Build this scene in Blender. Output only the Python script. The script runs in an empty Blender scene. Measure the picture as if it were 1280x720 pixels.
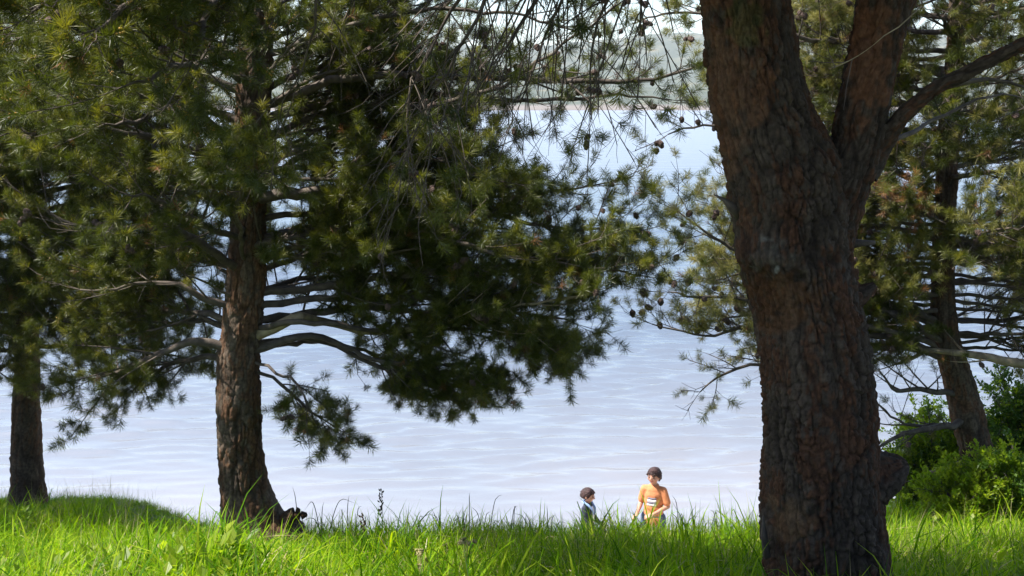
import bpy, bmesh, math, random
import numpy as np
from mathutils import Vector, Matrix, Quaternion
from mathutils.bvhtree import BVHTree

R = math.radians
SC = bpy.context.scene
COL = SC.collection
rng = random.Random(7)
nrg = np.random.default_rng(11)

# ------------------------------------------------------------------ camera
F = 1372.0                      # focal length in photo pixels (1280 wide)
HORIZON = 128.0
PITCH = math.atan((360.0 - HORIZON) / F)
cam_d = bpy.data.cameras.new('camera')
cam = bpy.data.objects.new('camera', cam_d)
COL.objects.link(cam)
cam_d.sensor_width = 36.0
cam_d.lens = 36.0 * F / 1280.0
cam_d.clip_start = 0.05
cam_d.clip_end = 9000.0
cam.location = (0, 0, 0)
cam.rotation_euler = (R(90) - PITCH, 0, 0)
SC.camera = cam

# ------------------------------------------------------------------ sky, sun, exposure
SUN_EL, SUN_AZ = R(56), R(-97)          # azimuth from +Y, negative = to the left
W = bpy.data.worlds.new('World')
SC.world = W
W.use_nodes = True
nt = W.node_tree
bg = nt.nodes['Background']
sky = nt.nodes.new('ShaderNodeTexSky')
sky.sky_type = 'NISHITA'
sky.sun_disc = False
sky.sun_elevation = SUN_EL
sky.sun_rotation = SUN_AZ
sky.air_density = 1.0
sky.dust_density = 0.7
sky.ozone_density = 1.0
nt.links.new(sky.outputs[0], bg.inputs[0])
bg.inputs[1].default_value = 0.10
sd = bpy.data.lights.new('sun', 'SUN')
sd.energy = 4.6
sd.angle = R(0.5)
sd.color = (1.0, 0.95, 0.86)
sun = bpy.data.objects.new('sun', sd)
COL.objects.link(sun)
sv = Vector((math.sin(SUN_AZ) * math.cos(SUN_EL), math.cos(SUN_AZ) * math.cos(SUN_EL), math.sin(SUN_EL)))
sun.rotation_euler = sv.to_track_quat('Z', 'Y').to_euler()
sun.location = (-8, 0, 20)
SC.view_settings.view_transform = 'Standard'
SC.view_settings.look = 'None'
SC.view_settings.gamma = 1.0
SC.view_settings.use_curve_mapping = False
SC.view_settings.exposure = 1.55
SC.render.engine = 'CYCLES'
SC.cycles.max_bounces = 8
SC.cycles.transparent_max_bounces = 8

# ------------------------------------------------------------------ helpers
CA, SA = math.cos(PITCH), math.sin(PITCH)
FWD = np.array((0, CA, -SA)); UPV = np.array((0, SA, CA))


def P(px, py, Y):
    """Point of the place seen at photo pixel (px, py) at distance Y in front of the camera."""
    d = FWD + np.array((1, 0, 0)) * (px - 640) / F + UPV * (360 - py) / F
    return d * (Y / d[1])


def fdepth(p):
    return float(np.dot(p, FWD))


def tag(o, label=None, cat=None, group=None, kind=None):
    if label: o['label'] = label
    if cat: o['category'] = cat
    if group: o['group'] = group
    if kind: o['kind'] = kind
    return o


def empty(name, loc, label, cat, group=None, rz=0.0):
    o = bpy.data.objects.new(name, None)
    COL.objects.link(o)
    o.location = loc
    o.rotation_euler = (0, 0, rz)
    o.empty_display_size = 0.2
    return tag(o, label, cat, group)


def mesh_np(name, v, f, mat=None, parent=None, smooth=True, attrs=None):
    """v (n,3), f list/array of same-size faces -> object; vertices given in world space."""
    v = np.asarray(v, np.float32)
    f = np.asarray(f, np.int32)
    me = bpy.data.meshes.new(name)
    me.vertices.add(len(v))
    me.vertices.foreach_set('co', v.ravel())
    n, k = f.shape
    me.loops.add(n * k)
    me.loops.foreach_set('vertex_index', f.ravel())
    me.polygons.add(n)
    me.polygons.foreach_set('loop_start', np.arange(0, n * k, k, dtype=np.int32))
    me.polygons.foreach_set('loop_total', np.full(n, k, np.int32))
    me.update(calc_edges=True)
    if smooth:
        me.polygons.foreach_set('use_smooth', np.ones(n, bool))
    for an, av in (attrs or {}).items():
        av = np.asarray(av, np.float32)
        if av.ndim == 2:
            a = me.color_attributes.new(an, 'FLOAT_COLOR', 'POINT')
            if av.shape[1] == 3:
                av = np.concatenate([av, np.ones((len(av), 1), np.float32)], 1)
            a.data.foreach_set('color', av.ravel())
        else:
            a = me.attributes.new(an, 'FLOAT', 'POINT')
            a.data.foreach_set('value', av)
    o = bpy.data.objects.new(name, me)
    COL.objects.link(o)
    if mat: me.materials.append(mat)
    if parent is not None:
        o.parent = parent
        o.matrix_parent_inverse = parent_inv(parent)
    return o


def parent_inv(p):
    m = Matrix.Translation(p.location) @ Matrix.Rotation(p.rotation_euler[2], 4, 'Z')
    if p.parent is not None:
        m = p.parent.matrix_basis @ p.matrix_parent_inverse @ m
    return m.inverted()


def catmull(pts, rad, step):
    """Smooth a polyline (with radii) to about one point per step metres."""
    p = np.asarray(pts, float); r = np.asarray(rad, float)
    if len(p) < 3:
        n = max(2, int(np.linalg.norm(p[1] - p[0]) / step) + 1)
        t = np.linspace(0, 1, n)[:, None]
        return p[0] * (1 - t) + p[1] * t, r[0] * (1 - t[:, 0]) + r[1] * t[:, 0]
    q = np.concatenate([[2 * p[0] - p[1]], p, [2 * p[-1] - p[-2]]])
    out, ro = [], []
    for i in range(len(p) - 1):
        a, b, c, d = q[i:i + 4]
        n = max(1, int(round(np.linalg.norm(c - b) / step)))
        t = (np.arange(n) / n)[:, None]
        out.append(0.5 * (2 * b + (c - a) * t + (2 * a - 5 * b + 4 * c - d) * t ** 2 + (3 * b - a - 3 * c + d) * t ** 3))
        ro.append(r[i] * (1 - t[:, 0]) + r[i + 1] * t[:, 0])
    out.append(p[-1:]); ro.append(r[-1:])
    return np.concatenate(out), np.concatenate(ro)


class Tubes:
    def __init__(s):
        s.v, s.f, s.n = [], [], 0

    def add(s, p, r, sides=5, cap=True, rough=0.0):
        p = np.asarray(p, float)
        m = len(p)
        r = np.full(m, r) if np.isscalar(r) else np.asarray(r, float)
        t = np.gradient(p, axis=0)
        t /= np.linalg.norm(t, axis=1)[:, None] + 1e-12
        ref = np.array((0.31, 0.22, 0.93)) if abs(t[0, 2]) < 0.8 else np.array((0.9, 0.3, 0.1))
        a = np.cross(t, ref); a /= np.linalg.norm(a, axis=1)[:, None] + 1e-12
        b = np.cross(t, a)
        th = np.arange(sides) * (2 * math.pi / sides)
        rr = r[:, None] * (1 + (nrg.uniform(-rough, rough, (m, sides)) if rough else 0))
        ring = p[:, None, :] + rr[..., None] * (np.cos(th)[None, :, None] * a[:, None, :] + np.sin(th)[None, :, None] * b[:, None, :])
        s.v.append(ring.reshape(-1, 3))
        i = np.arange(m - 1)[:, None] * sides + np.arange(sides)[None, :]
        j = np.arange(m - 1)[:, None] * sides + (np.arange(sides)[None, :] + 1) % sides
        q = np.stack([i, j, j + sides, i + sides], -1).reshape(-1, 4) + s.n
        s.f.append(q)
        s.n += m * sides
        if cap:
            for e, k in ((0, 0), (m - 1, 1)):
                s.v.append(p[e][None, :])
                base = (s.n - m * sides if k == 0 else s.n - 1 - sides) if False else None
            o = s.n - m * sides
            ii = np.arange(sides); jj = (ii + 1) % sides
            c0 = np.full(sides, s.n); c1 = np.full(sides, s.n + 1)
            s.f.append(np.stack([o + jj, o + ii, c0, c0], -1))
            e0 = o + (m - 1) * sides
            s.f.append(np.stack([e0 + ii, e0 + jj, c1, c1], -1))
            s.n += 2

    def build(s, name, mat, parent, smooth=True):
        v = np.concatenate(s.v); f = np.concatenate(s.f)
        # degenerate cap quads -> triangles: split everything into triangles when caps exist
        tri = f[:, 2] == f[:, 3]
        q = f[~tri]
        tf = np.concatenate([q[:, [0, 1, 2]], q[:, [0, 2, 3]], f[tri][:, :3]])
        return mesh_np(name, v, tf, mat, parent, smooth)


def lattice(nu, nv, seed):
    return np.random.default_rng(seed).random((nv, nu))


def vnoise(u, v, nu, seed, nv=64):
    """2-D value noise, periodic with nu cells in u (u in cells) and nv in v."""
    L = lattice(nu, nv, seed)
    iu = np.floor(u).astype(int); iv = np.floor(v).astype(int)
    fu = u - iu; fv = v - iv
    fu = fu * fu * (3 - 2 * fu); fv = fv * fv * (3 - 2 * fv)
    a = L[iv % nv, iu % nu]; b = L[iv % nv, (iu + 1) % nu]
    c = L[(iv + 1) % nv, iu % nu]; d = L[(iv + 1) % nv, (iu + 1) % nu]
    return (a * (1 - fu) + b * fu) * (1 - fv) + (c * (1 - fu) + d * fu) * fv


def voronoi(u, v, nu, seed, nv=256):
    """F1, F2 and cell random of a jittered-grid Voronoi, periodic in u."""
    g = np.random.default_rng(seed)
    ju, jv, rc = g.random((nv, nu)), g.random((nv, nu)), g.random((nv, nu))
    iu = np.floor(u).astype(int); iv = np.floor(v).astype(int)
    f1 = np.full(u.shape, 9.0); f2 = np.full(u.shape, 9.0); cr = np.zeros(u.shape)
    for dv in (-1, 0, 1):
        for du in (-1, 0, 1):
            a, b = (iv + dv) % nv, (iu + du) % nu
            d = np.hypot(iu + du + 0.1 + 0.8 * ju[a, b] - u, iv + dv + 0.1 + 0.8 * jv[a, b] - v)
            m = d < f1
            f2 = np.where(m, f1, np.minimum(f2, d))
            cr = np.where(m, rc[a, b], cr)
            f1 = np.where(m, d, f1)
    return f1, f2, cr


def sstep(a, b, x):
    t = np.clip((x - a) / (b - a), 0, 1)
    return t * t * (3 - 2 * t)


def new_mat(name):
    m = bpy.data.materials.new(name)
    m.use_nodes = True
    t = m.node_tree
    return m, t.nodes, t.links, t.nodes['Principled BSDF']


def ramp(nodes, stops):
    r = nodes.new('ShaderNodeValToRGB')
    e = r.color_ramp.elements
    while len(e) > 1: e.remove(e[-1])
    e[0].position, e[0].color = stops[0][0], (*stops[0][1], 1)
    for p, c in stops[1:]:
        x = e.new(p); x.color = (*c, 1)
    return r


# ------------------------------------------------------------------ materials
def leaf_material(name, stops, transl, trcol, rough=0.45, spec=0.4):
    """Leaf blade: colour varies from one instance to the next; part of the light passes through."""
    m, N, L, b = new_mat(name)
    oi = N.new('ShaderNodeObjectInfo')
    rp = ramp(N, stops)
    L.new(oi.outputs['Random'], rp.inputs[0])
    L.new(rp.outputs[0], b.inputs['Base Color'])
    b.inputs['Roughness'].default_value = rough
    b.inputs['Specular IOR Level'].default_value = spec
    tr = N.new('ShaderNodeBsdfTranslucent')
    mx = N.new('ShaderNodeMix'); mx.data_type = 'RGBA'; mx.blend_type = 'MULTIPLY'; mx.inputs[0].default_value = 1
    L.new(rp.outputs[0], mx.inputs[6]); mx.inputs[7].default_value = (*trcol, 1)
    L.new(mx.outputs[2], tr.inputs[0])
    ms = N.new('ShaderNodeMixShader'); ms.inputs[0].default_value = transl
    L.new(b.outputs[0], ms.inputs[1]); L.new(tr.outputs[0], ms.inputs[2])
    L.new(ms.outputs[0], N['Material Output'].inputs[0])
    return m


M_NEEDLE = leaf_material('pine needles', [(0, (0.033, 0.044, 0.006)), (0.45, (0.056, 0.070, 0.009)), (0.8, (0.095, 0.105, 0.014)), (1, (0.16, 0.152, 0.025))], 0.38, (1.6, 1.6, 0.6))
M_NEEDLE_Y = leaf_material('yellowish pine needles', [(0, (0.09, 0.10, 0.022)), (0.5, (0.17, 0.165, 0.04)), (1, (0.27, 0.235, 0.075))], 0.3, (1.4, 1.4, 0.9))  # yellow needles, lightened further to stand in for sunlight on the sprays
M_NEEDLE_D = leaf_material('dry pine needles', [(0, (0.10, 0.045, 0.015)), (1, (0.22, 0.10, 0.03))], 0.2, (1.2, 1.0, 0.8))
M_CATKIN = leaf_material('pine catkins', [(0, (0.28, 0.15, 0.03)), (1, (0.4, 0.25, 0.05))], 0.1, (1, 1, 1))
M_GRASS = leaf_material('grass blades', [(0, (0.032, 0.105, 0.002)), (0.35, (0.115, 0.24, 0.003)), (0.75, (0.205, 0.34, 0.003)), (1, (0.30, 0.37, 0.03))], 0.5, (1.7, 1.6, 0.3), 0.6, 0.1)
M_STRAW = leaf_material('dry grass', [(0, (0.28, 0.24, 0.10)), (1, (0.42, 0.36, 0.18))], 0.3, (1.2, 1.2, 1))
M_DARKSTEM = leaf_material('dark grass stems', [(0, (0.03, 0.05, 0.015)), (1, (0.06, 0.07, 0.03))], 0.2, (1.3, 1.4, 0.8))
M_BUSH = leaf_material('shrub leaves', [(0, (0.11, 0.18, 0.010)), (0.6, (0.18, 0.25, 0.014)), (1, (0.26, 0.31, 0.022))], 0.55, (1.6, 1.7, 0.7))
M_BUSH_D = leaf_material('dark shrub leaves', [(0, (0.045, 0.10, 0.012)), (1, (0.085, 0.15, 0.018))], 0.45, (1.5, 1.6, 0.7))


def bark_material(name, tint=(1, 1, 1)):
    m, N, L, b = new_mat(name)
    at = N.new('ShaderNodeAttribute'); at.attribute_name = 'bark'
    tc = N.new('ShaderNodeTexCoord')
    n1 = N.new('ShaderNodeTexNoise'); n1.inputs['Scale'].default_value = 45; n1.inputs['Detail'].default_value = 6
    L.new(tc.outputs['Object'], n1.inputs[0])
    mx = N.new('ShaderNodeMix'); mx.data_type = 'RGBA'; mx.blend_type = 'MULTIPLY'; mx.inputs[0].default_value = 1
    rp = ramp(N, [(0.3, (0.62 * tint[0], 0.6 * tint[1], 0.58 * tint[2])), (0.7, (1.3 * tint[0], 1.28 * tint[1], 1.25 * tint[2]))])
    L.new(n1.outputs[0], rp.inputs[0])
    L.new(at.outputs['Color'], mx.inputs[6]); L.new(rp.outputs[0], mx.inputs[7])
    L.new(mx.outputs[2], b.inputs['Base Color'])
    b.inputs['Roughness'].default_value = 0.9
    b.inputs['Specular IOR Level'].default_value = 0.2
    n2 = N.new('ShaderNodeTexNoise'); n2.inputs['Scale'].default_value = 130; n2.inputs['Detail'].default_value = 5
    L.new(tc.outputs['Object'], n2.inputs[0])
    bp = N.new('ShaderNodeBump'); bp.inputs['Strength'].default_value = 0.7; bp.inputs['Distance'].default_value = 0.006
    L.new(n2.outputs[0], bp.inputs['Height']); L.new(bp.outputs[0], b.inputs['Normal'])
    return m


M_BARK = bark_material('pine bark')


def twig_material(name, c0, c1, scale=14):
    m, N, L, b = new_mat(name)
    tc = N.new('ShaderNodeTexCoord')
    n = N.new('ShaderNodeTexNoise'); n.inputs['Scale'].default_value = scale; n.inputs['Detail'].default_value = 5
    L.new(tc.outputs['Object'], n.inputs[0])
    rp = ramp(N, [(0.35, c0), (0.7, c1)])
    L.new(n.outputs[0], rp.inputs[0]); L.new(rp.outputs[0], b.inputs['Base Color'])
    b.inputs['Roughness'].default_value = 0.85
    n2 = N.new('ShaderNodeTexNoise'); n2.inputs['Scale'].default_value = 70; n2.inputs['Detail'].default_value = 4
    L.new(tc.outputs['Object'], n2.inputs[0])
    bp = N.new('ShaderNodeBump'); bp.inputs['Strength'].default_value = 0.6; bp.inputs['Distance'].default_value = 0.006
    L.new(n2.outputs[0], bp.inputs['Height']); L.new(bp.outputs[0], b.inputs['Normal'])
    return m


M_BRANCH = twig_material('branch bark', (0.045, 0.033, 0.026), (0.115, 0.09, 0.07))
M_BRANCH_P = twig_material('pale branch bark', (0.17, 0.125, 0.075), (0.34, 0.27, 0.17))
M_TWIG = twig_material('twig bark', (0.045, 0.032, 0.028), (0.11, 0.082, 0.07), 9)
M_CONE = twig_material('pine cone scales', (0.035, 0.022, 0.018), (0.11, 0.065, 0.05), 60)
M_STONE = twig_material('weathered wood', (0.06, 0.045, 0.04), (0.14, 0.11, 0.1), 18)


# ground: soil under the grass, sand and pebbles on the beach
def ground_material():
    m, N, L, b = new_mat('ground soil and sand')
    g = N.new('ShaderNodeNewGeometry')
    sp = N.new('ShaderNodeSeparateXYZ'); L.new(g.outputs['Position'], sp.inputs[0])
    n = N.new('ShaderNodeTexNoise'); n.inputs['Scale'].default_value = 6; n.inputs['Detail'].default_value = 8
    L.new(g.outputs['Position'], n.inputs[0])
    soil = ramp(N, [(0.3, (0.035, 0.045, 0.012)), (0.7, (0.075, 0.10, 0.025))])
    L.new(n.outputs[0], soil.inputs[0])
    n3 = N.new('ShaderNodeTexNoise'); n3.inputs['Scale'].default_value = 30; n3.inputs['Detail'].default_value = 6
    L.new(g.outputs['Position'], n3.inputs[0])
    sand = ramp(N, [(0.3, (0.30, 0.25, 0.20)), (0.7, (0.46, 0.40, 0.33))])
    L.new(n3.outputs[0], sand.inputs[0])
    mr = N.new('ShaderNodeMapRange'); mr.inputs[1].default_value = -5.6; mr.inputs[2].default_value = -6.2
    L.new(sp.outputs[2], mr.inputs[0])
    mx = N.new('ShaderNodeMix'); mx.data_type = 'RGBA'
    L.new(mr.outputs[0], mx.inputs[0]); L.new(soil.outputs[0], mx.inputs[6]); L.new(sand.outputs[0], mx.inputs[7])
    L.new(mx.outputs[2], b.inputs['Base Color'])
    b.inputs['Roughness'].default_value = 0.95
    bp = N.new('ShaderNodeBump'); bp.inputs['Strength'].default_value = 0.5; bp.inputs['Distance'].default_value = 0.03
    L.new(n3.outputs[0], bp.inputs['Height']); L.new(bp.outputs[0], b.inputs['Normal'])
    return m


def water_material():
    m, N, L, b = new_mat('shallow sea water')
    g = N.new('ShaderNodeNewGeometry')
    sp = N.new('ShaderNodeSeparateXYZ'); L.new(g.outputs['Position'], sp.inputs[0])
    n0 = N.new('ShaderNodeTexNoise'); n0.inputs['Scale'].default_value = 0.12; n0.inputs['Detail'].default_value = 3
    L.new(g.outputs['Position'], n0.inputs[0])
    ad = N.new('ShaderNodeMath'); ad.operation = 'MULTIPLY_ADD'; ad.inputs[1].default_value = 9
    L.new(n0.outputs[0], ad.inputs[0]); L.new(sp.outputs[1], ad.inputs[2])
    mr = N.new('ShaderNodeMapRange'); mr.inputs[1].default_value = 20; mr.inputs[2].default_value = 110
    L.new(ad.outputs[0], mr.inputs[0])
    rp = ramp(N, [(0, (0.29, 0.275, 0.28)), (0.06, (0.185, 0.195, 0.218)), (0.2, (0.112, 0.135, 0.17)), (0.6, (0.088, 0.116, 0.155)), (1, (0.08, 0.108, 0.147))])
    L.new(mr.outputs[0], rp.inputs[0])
    N.remove(b)
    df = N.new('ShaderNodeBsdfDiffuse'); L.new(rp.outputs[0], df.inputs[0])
    up = N.new('ShaderNodeCombineXYZ'); up.inputs[2].default_value = 2.5
    va = N.new('ShaderNodeVectorMath'); va.operation = 'ADD'
    L.new(up.outputs[0], va.inputs[0]); L.new(g.outputs['Normal'], va.inputs[1])
    vn = N.new('ShaderNodeVectorMath'); vn.operation = 'NORMALIZE'; L.new(va.outputs[0], vn.inputs[0])
    L.new(vn.outputs[0], df.inputs['Normal'])
    gl = N.new('ShaderNodeBsdfGlossy'); gl.inputs['Roughness'].default_value = 0.08
    fr = N.new('ShaderNodeFresnel'); fr.inputs[0].default_value = 3.2
    ro = N.new('ShaderNodeMapRange'); ro.inputs[1].default_value = 24; ro.inputs[2].default_value = 120; ro.inputs[3].default_value = 0.06; ro.inputs[4].default_value = 0.34
    L.new(sp.outputs[1], ro.inputs[0]); L.new(ro.outputs[0], gl.inputs['Roughness'])      # ripples too far to resolve become roughness
    ms = N.new('ShaderNodeMixShader')
    L.new(fr.outputs[0], ms.inputs[0]); L.new(df.outputs[0], ms.inputs[1]); L.new(gl.outputs[0], ms.inputs[2])
    L.new(ms.outputs[0], N['Material Output'].inputs[0])
    mp = N.new('ShaderNodeMapping'); mp.inputs['Scale'].default_value = (0.3, 1.3, 1)
    L.new(g.outputs['Position'], mp.inputs[0])
    n1 = N.new('ShaderNodeTexNoise'); n1.inputs['Scale'].default_value = 2.4; n1.inputs['Detail'].default_value = 6; n1.inputs['Roughness'].default_value = 0.6
    L.new(mp.outputs[0], n1.inputs[0])
    bp = N.new('ShaderNodeBump'); bp.inputs['Strength'].default_value = 0.2; bp.inputs['Distance'].default_value = 0.09
    n2 = N.new('ShaderNodeTexNoise'); n2.inputs['Scale'].default_value = 0.45; n2.inputs['Detail'].default_value = 4
    L.new(mp.outputs[0], n2.inputs[0])
    far = N.new('ShaderNodeMapRange'); far.inputs[1].default_value = 50; far.inputs[2].default_value = 110
    L.new(sp.outputs[1], far.inputs[0])
    mm = N.new('ShaderNodeMath'); mm.operation = 'MULTIPLY'; L.new(n2.outputs[0], mm.inputs[0]); L.new(far.outputs[0], mm.inputs[1])
    m2 = N.new('ShaderNodeMath'); m2.operation = 'MULTIPLY_ADD'; m2.inputs[1].default_value = 5.0
    L.new(mm.outputs[0], m2.inputs[0]); L.new(n1.outputs[0], m2.inputs[2])
    L.new(m2.outputs[0], bp.inputs['Height']); L.new(bp.outputs[0], gl.inputs['Normal']); L.new(bp.outputs[0], fr.inputs['Normal'])
    return m


# ------------------------------------------------------------------ ground
def crest(x):
    return 9.3 + 2.7 * sstep(-2.2, -4.6, np.asarray(x, float)) + 2.6 * sstep(2.6, 4.2, np.asarray(x, float)) + 0.15 * np.sin(np.asarray(x) * 1.7)


def gz(x, y):
    x = np.asarray(x, float); y = np.asarray(y, float)
    sl = np.minimum(-1.62, -0.98 - 0.312 * y) + 0.03 * np.sin(x * 2.1 + y) + 0.02 * np.sin(y * 3.3 - x * 1.3)
    yc = crest(x)
    zc = -0.98 - 0.312 * yc
    t = np.maximum(y - yc, 0)
    bank = zc - 0.312 * t - 0.75 * np.maximum(t - 0.25, 0)
    beach = -6.5 - 0.09 * np.maximum(y - 13.0, 0) - 0.03 * (y - 13)
    beach = np.where(y > 40, -10.0, beach)
    z = np.where(y > yc, np.maximum(bank, np.maximum(beach, -9.0)), sl)
    z = z + 0.20 * sstep(-2.6, -4.4, x) * sstep(6.5, 10, y) * sstep(15, 12.6, y) - 0.03 * sstep(7, 9, y) * sstep(-2.6, -1.5, x)
    return z


def build_ground():
    xs = np.concatenate([np.linspace(-300, -30, 16)[:-1], np.linspace(-30, 30, 200), np.linspace(30, 300, 16)[1:]])
    ys = np.concatenate([np.linspace(-120, -2, 16)[:-1], np.linspace(-2, 30, 170), np.linspace(30, 60, 6)[1:]])
    X, Y = np.meshgrid(xs, ys)
    Z = gz(X, Y)
    v = np.stack([X, Y, Z], -1).reshape(-1, 3)
    n, mcols = len(ys), len(xs)
    i = (np.arange(n - 1)[:, None] * mcols + np.arange(mcols - 1)[None, :]).ravel()
    f = np.stack([i, i + 1, i + mcols + 1, i + mcols], -1)
    tag(mesh_np('ground', v, f, ground_material()), kind='structure')


build_ground()

# ------------------------------------------------------------------ water
WATER_Z = -7.0


def build_water():
    ys = [13.5]
    while ys[-1] < 1100:
        y = ys[-1]
        ys.append(y + (0.2 if y < 17 else 0.078 if y < 34 else 0.078 + (y - 34) * 0.0065))
    ys = np.array(ys)
    u = np.concatenate([[-6, -3, -1.8, -1.3], np.linspace(-1, 1, 264), [1.3, 1.8, 3, 6]])
    U, Y = np.meshgrid(u, ys)
    X = U * (0.5 * Y + 6)
    dy = np.gradient(ys)[:, None]
    g = np.random.default_rng(5)
    Z = np.zeros_like(X)

    def field(n, l0, l1, spread):
        f = np.zeros_like(X); v = 0
        for k in range(n):
            lam = l0 * (l1 / l0) ** (k / (n - 1))
            ang = g.normal(0, spread); ph = g.uniform(0, 6.28)
            a = g.uniform(0.5, 1.3)
            fade = 1 - sstep(0.25, 0.6, dy / lam)
            f += a * fade * np.sin(2 * math.pi / lam * (math.sin(ang) * X + math.cos(ang) * Y) + ph)
            v += a * a / 2
        return f / math.sqrt(v)
    # wind ripples: narrow band, peaked crests, flat troughs, leaning toward the shore
    r1 = field(46, 0.50, 1.15, 0.24)
    r2 = field(30, 0.30, 0.50, 0.28)
    pat = 0.45 + 0.9 * vnoise(X * 0.16 + 100, Y * 0.34, 64, 3) + 0.5 * vnoise(X * 0.5 + 100, Y * 0.9, 64, 4)
    calm = sstep(15.5, 24, Y)
    Z = (0.040 * (np.exp(0.5 * np.clip(r1, -2.5, 2.2)) - 1.13) + 0.0075 * r2) * pat * calm * (1 - 0.5 * sstep(40, 120, Y))
    slope = np.gradient(Z, axis=0) / dy
    lean = 0.7 / (1 + np.maximum(0, slope * 6) ** 2)               # steep fronts lean less, so that nothing folds over
    Y = Y - lean * Z
    print('ripple fold check', float(np.diff(Y, axis=0).min()), float(np.abs(slope).max()))
    v = np.stack([X, Y, WATER_Z + Z], -1).reshape(-1, 3)
    n, mc = X.shape
    i = (np.arange(n - 1)[:, None] * mc + np.arange(mc - 1)[None, :]).ravel()
    f = np.stack([i, i + 1, i + mc + 1, i + mc], -1)
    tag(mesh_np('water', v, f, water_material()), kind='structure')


build_water()

# ------------------------------------------------------------------ far shore hills
def hill_material():
    m, N, L, b = new_mat('wooded hillside')
    g = N.new('ShaderNodeNewGeometry')
    sp = N.new('ShaderNodeSeparateXYZ'); L.new(g.outputs['Position'], sp.inputs[0])
    n = N.new('ShaderNodeTexNoise'); n.inputs['Scale'].default_value = 0.03; n.inputs['Detail'].default_value = 8; n.inputs['Roughness'].default_value = 0.7
    L.new(g.outputs['Position'], n.inputs[0])
    rp = ramp(N, [(0.35, (0.03, 0.042, 0.028)), (0.52, (0.05, 0.065, 0.04)), (0.68, (0.15, 0.13, 0.08))])
    L.new(n.outputs[0], rp.inputs[0])
    mr = N.new('ShaderNodeMapRange'); mr.inputs[1].default_value = -3.5; mr.inputs[2].default_value = -1.0
    L.new(sp.outputs[2], mr.inputs[0])
    mx = N.new('ShaderNodeMix'); mx.data_type = 'RGBA'
    mx.inputs[6].default_value = (0.15, 0.125, 0.11, 1)
    L.new(mr.outputs[0], mx.inputs[0]); L.new(rp.outputs[0], mx.inputs[7])
    L.new(mx.outputs[2], b.inputs['Base Color'])
    b.inputs['Roughness'].default_value = 0.95
    return m


def build_hills():
    mat = hill_material()
    for name, y0, depth, top, seed in (('hills', 960, 500, 22, 1), ('hills', 1500, 900, 112, 2)):
        xs = np.linspace(-2200, 2200, 620); t = np.linspace(0, 1, 44)
        X, T = np.meshgrid(xs, t)
        shore = 30 * np.sin(X / 210 + seed) + 14 * np.sin(X / 77)
        ridge = top * (0.72 + 0.5 * vnoise(X / 330 + 50, T * 0 + seed, 64, seed) )
        bump = (vnoise(X / 42 + 200, T * 14, 256, seed + 9) - 0.5) * 5 * np.sin(math.pi * np.minimum(T * 1.4 + 0.05, 1))
        bump = bump + (vnoise(X / 13 + 400, T * 44, 512, seed + 19) - 0.35) * 7
        Z = WATER_Z - 0.6 + 2.5 * sstep(0, 0.02, T) + ridge * np.sin(np.minimum(T * 1.35, 1.0) * math.pi / 2) ** 1.1 + bump * sstep(0, 0.06, T)
        Y = y0 + (shore * (1 - T)) + T * depth
        v = np.stack([X, Y, Z], -1).reshape(-1, 3)
        i = (np.arange(43)[:, None] * 620 + np.arange(619)[None, :]).ravel()
        f = np.stack([i, i + 1, i + 621, i + 620], -1)
        tag(mesh_np(name, v, f, mat), kind='structure')


build_hills()

# ------------------------------------------------------------------ scattering by geometry nodes
def scatter_group(coll):
    ng = bpy.data.node_groups.new('scatter ' + coll.name, 'GeometryNodeTree')
    ng.interface.new_socket('Geometry', in_out='INPUT', socket_type='NodeSocketGeometry')
    ng.interface.new_socket('Geometry', in_out='OUTPUT', socket_type='NodeSocketGeometry')
    N, L = ng.nodes, ng.links
    gi = N.new('NodeGroupInput'); go = N.new('NodeGroupOutput')
    jn = N.new('GeometryNodeJoinGeometry')
    for ob in reversed(list(coll.objects)):          # the last link made comes first in the join
        oi = N.new('GeometryNodeObjectInfo'); oi.inputs['Object'].default_value = ob
        gt = N.new('GeometryNodeGeometryToInstance')
        L.new(oi.outputs['Geometry'], gt.inputs[0]); L.new(gt.outputs[0], jn.inputs[0])
    ip = N.new('GeometryNodeInstanceOnPoints')
    ip.inputs['Pick Instance'].default_value = True

    def na(n, t):
        a = N.new('GeometryNodeInputNamedAttribute'); a.data_type = t; a.inputs['Name'].default_value = n
        return a.outputs['Attribute']
    L.new(gi.outputs[0], ip.inputs['Points'])
    L.new(jn.outputs[0], ip.inputs['Instance'])
    L.new(na('idx', 'INT'), ip.inputs['Instance Index'])
    L.new(na('rot', 'FLOAT_VECTOR'), ip.inputs['Rotation'])
    L.new(na('scl', 'FLOAT'), ip.inputs['Scale'])
    L.new(ip.outputs[0], go.inputs[0])
    return ng


def scatter(name, pos, rot, scl, idx, ng, parent=None):
    me = bpy.data.meshes.new(name)
    n = len(pos)
    me.vertices.add(n)
    me.vertices.foreach_set('co', np.asarray(pos, np.float32).ravel())
    for an, t, key, val in (('rot', 'FLOAT_VECTOR', 'vector', rot), ('scl', 'FLOAT', 'value', scl), ('idx', 'INT', 'value', idx)):
        a = me.attributes.new(an, t, 'POINT')
        a.data.foreach_set(key, np.asarray(val, np.int32 if t == 'INT' else np.float32).ravel())
    o = bpy.data.objects.new(name, me)
    COL.objects.link(o)
    md = o.modifiers.new('scatter', 'NODES'); md.node_group = ng
    if parent is not None:
        o.parent = parent; o.matrix_parent_inverse = parent_inv(parent)
    o['kind'] = 'stuff'
    return o


def dir_euler(d, roll):
    """XYZ eulers (n,3) turning +Z onto d."""
    d = np.asarray(d, float)
    d = d / (np.linalg.norm(d, axis=1)[:, None] + 1e-9)
    th = np.arccos(np.clip(d[:, 2], -1, 1))
    ph = np.arctan2(d[:, 1], d[:, 0])
    return np.stack([np.zeros_like(th), th, ph], -1)   # Ry(theta) then Rz(phi)


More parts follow.
